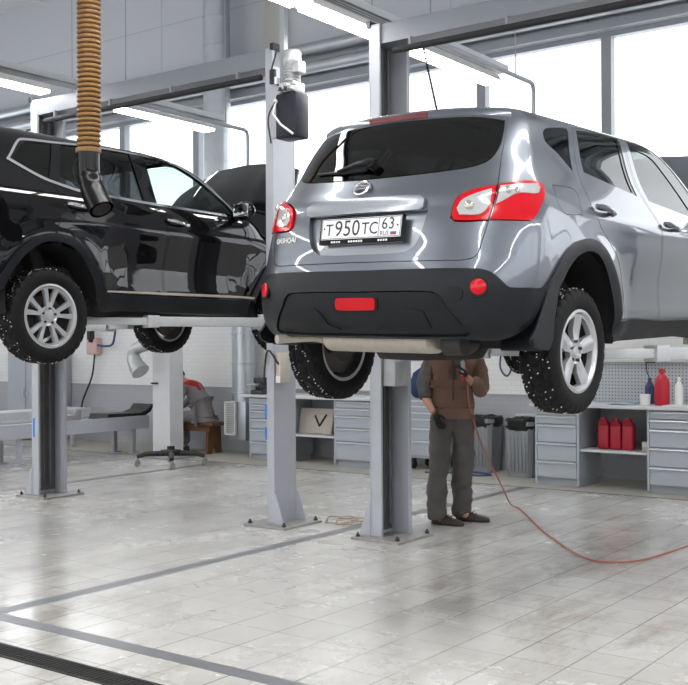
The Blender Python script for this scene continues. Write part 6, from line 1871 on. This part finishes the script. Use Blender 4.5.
def standing_man():
    # local frame: x to the picture's right-ish, y away from the viewer; the man faces -y, turned a little to +x
    t = thing('person', 'standing person in brown work jacket, grey trousers and black glove under the silver car', 'person', (-4.795, 8.125, 0), R(36.35 - 6))
    ax = 0.0
    hipL, hipR = (-0.095, 0, 0.93), (0.095, 0, 0.93)
    aL, aR = (-0.150, -0.09, 0.09), (0.070, 0.10, 0.09)
    S = Sk()
    pel = S.add((0, 0.0, 0.98), (0.145, 0.105))
    wst = S.add((0, 0.0, 1.13), (0.135, 0.10), pel); ch = S.add((0, 0.01, 1.30), (0.155, 0.11), wst); nk0 = S.add((0, 0.01, 1.45), (0.09, 0.075), ch)
    nk = S.add((0, -0.005, 1.53), 0.052, nk0); hd = S.add((0, -0.02, 1.60), 0.065, nk)
    for hip, an, kn in ((hipL, aL, (-0.120, -0.06, 0.50)), (hipR, aR, (0.085, 0.045, 0.50))):
        S.chain([(hip, 0.085), (kn, 0.055), (an, 0.04), ((an[0] + 0.05, an[1] - 0.05, 0.05), 0.035)], pel)
    elL, wrL = (-0.255, -0.02, 1.12), (-0.16, -0.17, 0.965)
    S.chain([((-0.175, 0.01, 1.42), 0.062), (elL, 0.044), (wrL, 0.029)], nk0)
    elR, wrR = (0.24, 0.0, 1.14), (0.12, -0.23, 1.29)
    S.chain([((0.175, 0.01, 1.42), 0.062), (elR, 0.044), (wrR, 0.029)], nk0)
    body = skinned('body', S.p, S.e, S.r, pel, M['skin_tone'], t)
    Mh = Matrix.Rotation(R(8), 3, 'X')
    hb = head_mesh(t, (0, -0.03, 1.67), Mh, None, None)
    # the head is joined into the one body surface
    ho = hb.build('head', [M['skin_tone'], M['white_plastic'], M['ink'], M['red_ink']], None)
    join_into(body, ho)
    hair_mesh((0, -0.03, 1.675), Mh).build('hair', M['hair'], t)
    # trousers
    S = Sk(); p = S.add((0, 0, 0.99), (0.178, 0.135)); S.add((0, 0.0, 1.07), (0.172, 0.130), p)
    for hip, an, kn, sx in ((hipL, aL, (-0.122, -0.06, 0.50), -1), (hipR, aR, (0.087, 0.045, 0.50), 1)):
        S.chain([((hip[0] * 1.05, hip[1], 0.86), (0.112, 0.120)), ((kn[0], kn[1] * .6, 0.66), (0.104, 0.106)), (kn, (0.096, 0.098)), ((an[0], an[1] * .85, 0.28), (0.090, 0.094)), ((an[0], an[1], 0.09), (0.090, 0.094)), ((an[0] + .008, an[1] - .006, 0.045), (0.088, 0.094))], p)
    skinned('trousers', S.p, S.e, S.r, p, M['trousers'], t, noise=0.022, ns=8, sub=3)
    # jacket body, then sleeves
    S = Sk(); p0 = S.add((0, 0, 1.02), (0.186, 0.146)); p = S.add((0, 0, 1.09), (0.190, 0.150), p0); c = S.chain([((0, 0, 1.18), (0.200, 0.150)), ((0, 0.01, 1.32), (0.205, 0.145)), ((0, 0.012, 1.43), (0.165, 0.115)), ((0, 0.005, 1.49), (0.085, 0.08))], p)
    ci = 4
    S.chain([((-0.20, 0.01, 1.415), (0.080, 0.085)), ((-0.245, -0.01, 1.24), (0.078, 0.075)), ((-0.255, -0.03, 1.14), (0.072, 0.07)), ((-0.235, -0.07, 1.085), (0.068, 0.066))], ci)
    S.chain([((0.20, 0.01, 1.415), (0.080, 0.085)), ((0.242, 0.0, 1.24), (0.080, 0.08)), ((0.245, -0.01, 1.12), (0.076, 0.078))], ci)
    jo = skinned('jacket', S.p, S.e, S.r, p, [M['jacket'], M['jacket_grey']], t, noise=0.022, ns=8, seed=3, sub=3)
    for f in jo.data.polygons:                                       # grey yoke and sleeves
        c = f.center
        if c.z > 1.435 or c.x < -0.215: f.material_index = 1
    jo2 = Sk(); q = jo2.add((0.245, -0.01, 1.13), (0.073, 0.075)); jo2.chain([((0.225, -0.09, 1.19), 0.064), ((0.18, -0.18, 1.27), 0.052)], q)
    skinned('sleeve', jo2.p, jo2.e, jo2.r, q, M['jacket'], t, noise=0.01, ns=10, sub=2)
    for x in (-.085, .085): b = MB(); b.rbox((x, -0.150, 1.30), (0.10, 0.012, 0.11), 0.005); b.build('chest_pocket', M['jacket'], jo)
    b = MB(); b.tube([(0.0, -0.155, 1.08), (0.0, -0.152, 1.2), (0.0, -0.148, 1.36), (0, -0.115, 1.45)], 0.006, 6); b.build('zip', M['dark_metal'], jo)
    hand(wrL, (0.42, -0.35, -0.85), (0.5, 0.6, 0.0), (0.5, -0.8, 0.2), M['glove'], t, 'glove', curl=22, rad=0.0105)
    hand(wrR, (-0.45, -0.25, 0.85), (-0.75, 0.2, -0.5), (0.1, -0.9, 0.2), M['glove'], t, 'glove', curl=38, rad=0.0105)
    shoe(t, (aL[0] + 0.01, aL[1] + 0.03, 0.004), (0.80, -0.45), M); shoe(t, (aR[0] + 0.0, aR[1] + 0.02, 0.004), (0.92, -0.25), M)
    # air blow gun held at the chest
    loc = t.location; rz = t.rotation_euler.z
    g = thing('blow_gun', 'silver air gun held at the chest by the standing person', 'air tool', loc, rz)
    b = MB(); b.tube([(0.085, -0.255, 1.30), (0.085, -0.26, 1.37), (0.085, -0.26, 1.42)], [0.014, 0.020, 0.018], 12); b.build('body', M['alu'], g)
    b = MB(); b.tube([(0.085, -0.26, 1.42), (0.08, -0.28, 1.47)], [0.008, 0.005], 8); b.build('tip', M['chrome'], g)
    b = MB(); b.cyl((0.085, -0.255, 1.25), (0.085, -0.255, 1.30), 0.012, 10); b.build('coupling', M['red_plastic'], g)
    return t

def join_into(a, b_):
    """merge mesh b_ into a, keeping materials"""
    bm = bmesh.new(); bm.from_mesh(a.data); off = len(a.data.materials)
    mats = {}
    for i, m_ in enumerate(b_.data.materials):
        if m_.name in [x.name for x in a.data.materials]: mats[i] = [x.name for x in a.data.materials].index(m_.name)
        else: a.data.materials.append(m_); mats[i] = len(a.data.materials) - 1
    tmp = b_.data.copy()
    for p in tmp.polygons: p.material_index = mats[p.material_index]
    bm.from_mesh(tmp); bm.to_mesh(a.data); bm.free()
    bpy.data.objects.remove(b_); bpy.data.meshes.remove(tmp)

def seated_man():
    # faces -x (picture left), back bent, seated on the wooden bench
    t = thing('person', 'seated mechanic in grey overalls with red shoulders, bent forward behind the pale post', 'person', (-10.98, 11.42, 0), R(20))
    S = Sk(); pel = S.add((0.02, 0, 0.55), (0.13, 0.12))
    w = S.add((-0.03, 0, 0.72), (0.12, 0.11), pel); ch = S.add((-0.13, 0, 0.90), (0.13, 0.12), w); nk0 = S.add((-0.24, 0, 1.02), (0.075, 0.075), ch); nk = S.add((-0.30, 0, 1.06), 0.05, nk0); S.add((-0.36, 0, 1.08), 0.06, nk)
    for s in (-1, 1):
        S.chain([((-0.10, s * 0.09, 0.53), 0.08), ((-0.36, s * 0.11, 0.50), 0.055), ((-0.34, s * 0.12, 0.10), 0.042), ((-0.42, s * 0.12, 0.05), 0.035)], pel)
        S.chain([((-0.21, s * 0.17, 0.97), 0.055), ((-0.34, s * 0.20, 0.74), 0.042), ((-0.50, s * 0.10, 0.62), 0.028)], nk0)
    body = skinned('body', S.p, S.e, S.r, pel, M['skin_tone'], t)
    Mh = Matrix.Rotation(R(-90), 3, 'Z') @ Matrix.Rotation(R(35), 3, 'X')
    ho = head_mesh(t, (-0.40, 0, 1.13), Mh, None, None).build('head', [M['skin_tone'], M['white_plastic'], M['ink'], M['red_ink']], None)
    join_into(body, ho)
    hair_mesh((-0.40, 0, 1.135), Mh).build('hair', M['hair'], t)
    S = Sk(); p = S.add((0.02, 0, 0.56), (0.16, 0.15))
    for s in (-1, 1):
        S.chain([((-0.12, s * 0.10, 0.545), (0.10, 0.10)), ((-0.36, s * 0.115, 0.52), (0.082, 0.085)), ((-0.35, s * 0.12, 0.30), (0.078, 0.078)), ((-0.34, s * 0.12, 0.10), (0.080, 0.080))], p)
    skinned('trousers', S.p, S.e, S.r, p, M['overall'], t, noise=0.012, ns=9)
    S = Sk(); p0 = S.add((0.03, 0, 0.53), (0.165, 0.155)); p = S.add((0.02, 0, 0.62), (0.17, 0.155), p0); c = S.chain([((-0.03, 0, 0.74), (0.165, 0.15)), ((-0.12, 0, 0.90), (0.17, 0.15)), ((-0.215, 0, 1.01), (0.12, 0.11)), ((-0.27, 0, 1.05), (0.075, 0.075))], p)
    for s in (-1, 1): S.chain([((-0.20, s * 0.18, 0.975), (0.075, 0.075)), ((-0.31, s * 0.21, 0.76), (0.065, 0.065)), ((-0.46, s * 0.12, 0.645), (0.05, 0.05))], 4)
    jo = skinned('jacket', S.p, S.e, S.r, p, [M['overall'], M['red_cloth']], t, noise=0.012, ns=8, seed=5)
    for f in jo.data.polygons:
        c = f.center; n = f.normal
        if c.z > 0.93 and n.z > 0.25 and abs(c.y) > 0.03: f.material_index = 1
    for s in (-1, 1):
        hand((-0.50, s * 0.10, 0.62), (-0.8, -s * 0.4, -0.3), (0, 0, -1), (-.2, -s, 0), M['glove'], t, 'glove', curl=25, rad=0.0105)
        shoe(t, (-0.33, s * 0.12, 0.006), (-1, s * 0.1), M)
    return t
standing_man(); seated_man()
SKY, EXPO = 2.6, 0.30
# ------------------------------------------------------------------ sky, colour management
w = bpy.data.worlds.new('overcast'); scn.world = w; w.use_nodes = True
bg = w.node_tree.nodes['Background']; bg.inputs[0].default_value = (0.97, 0.985, 1.0, 1); bg.inputs[1].default_value = SKY
vs_ = scn.view_settings
vs_.view_transform = 'Standard'; vs_.look = 'None'; vs_.gamma = 1.0; vs_.use_curve_mapping = False; vs_.exposure = EXPO
cy_ = scn.cycles
cy_.max_bounces = 8; cy_.diffuse_bounces = 4; cy_.glossy_bounces = 4; cy_.transmission_bounces = 6; cy_.transparent_max_bounces = 12
cy_.caustics_reflective = False; cy_.caustics_refractive = False; cy_.sample_clamp_indirect = 6.0
cy_.use_denoising = True
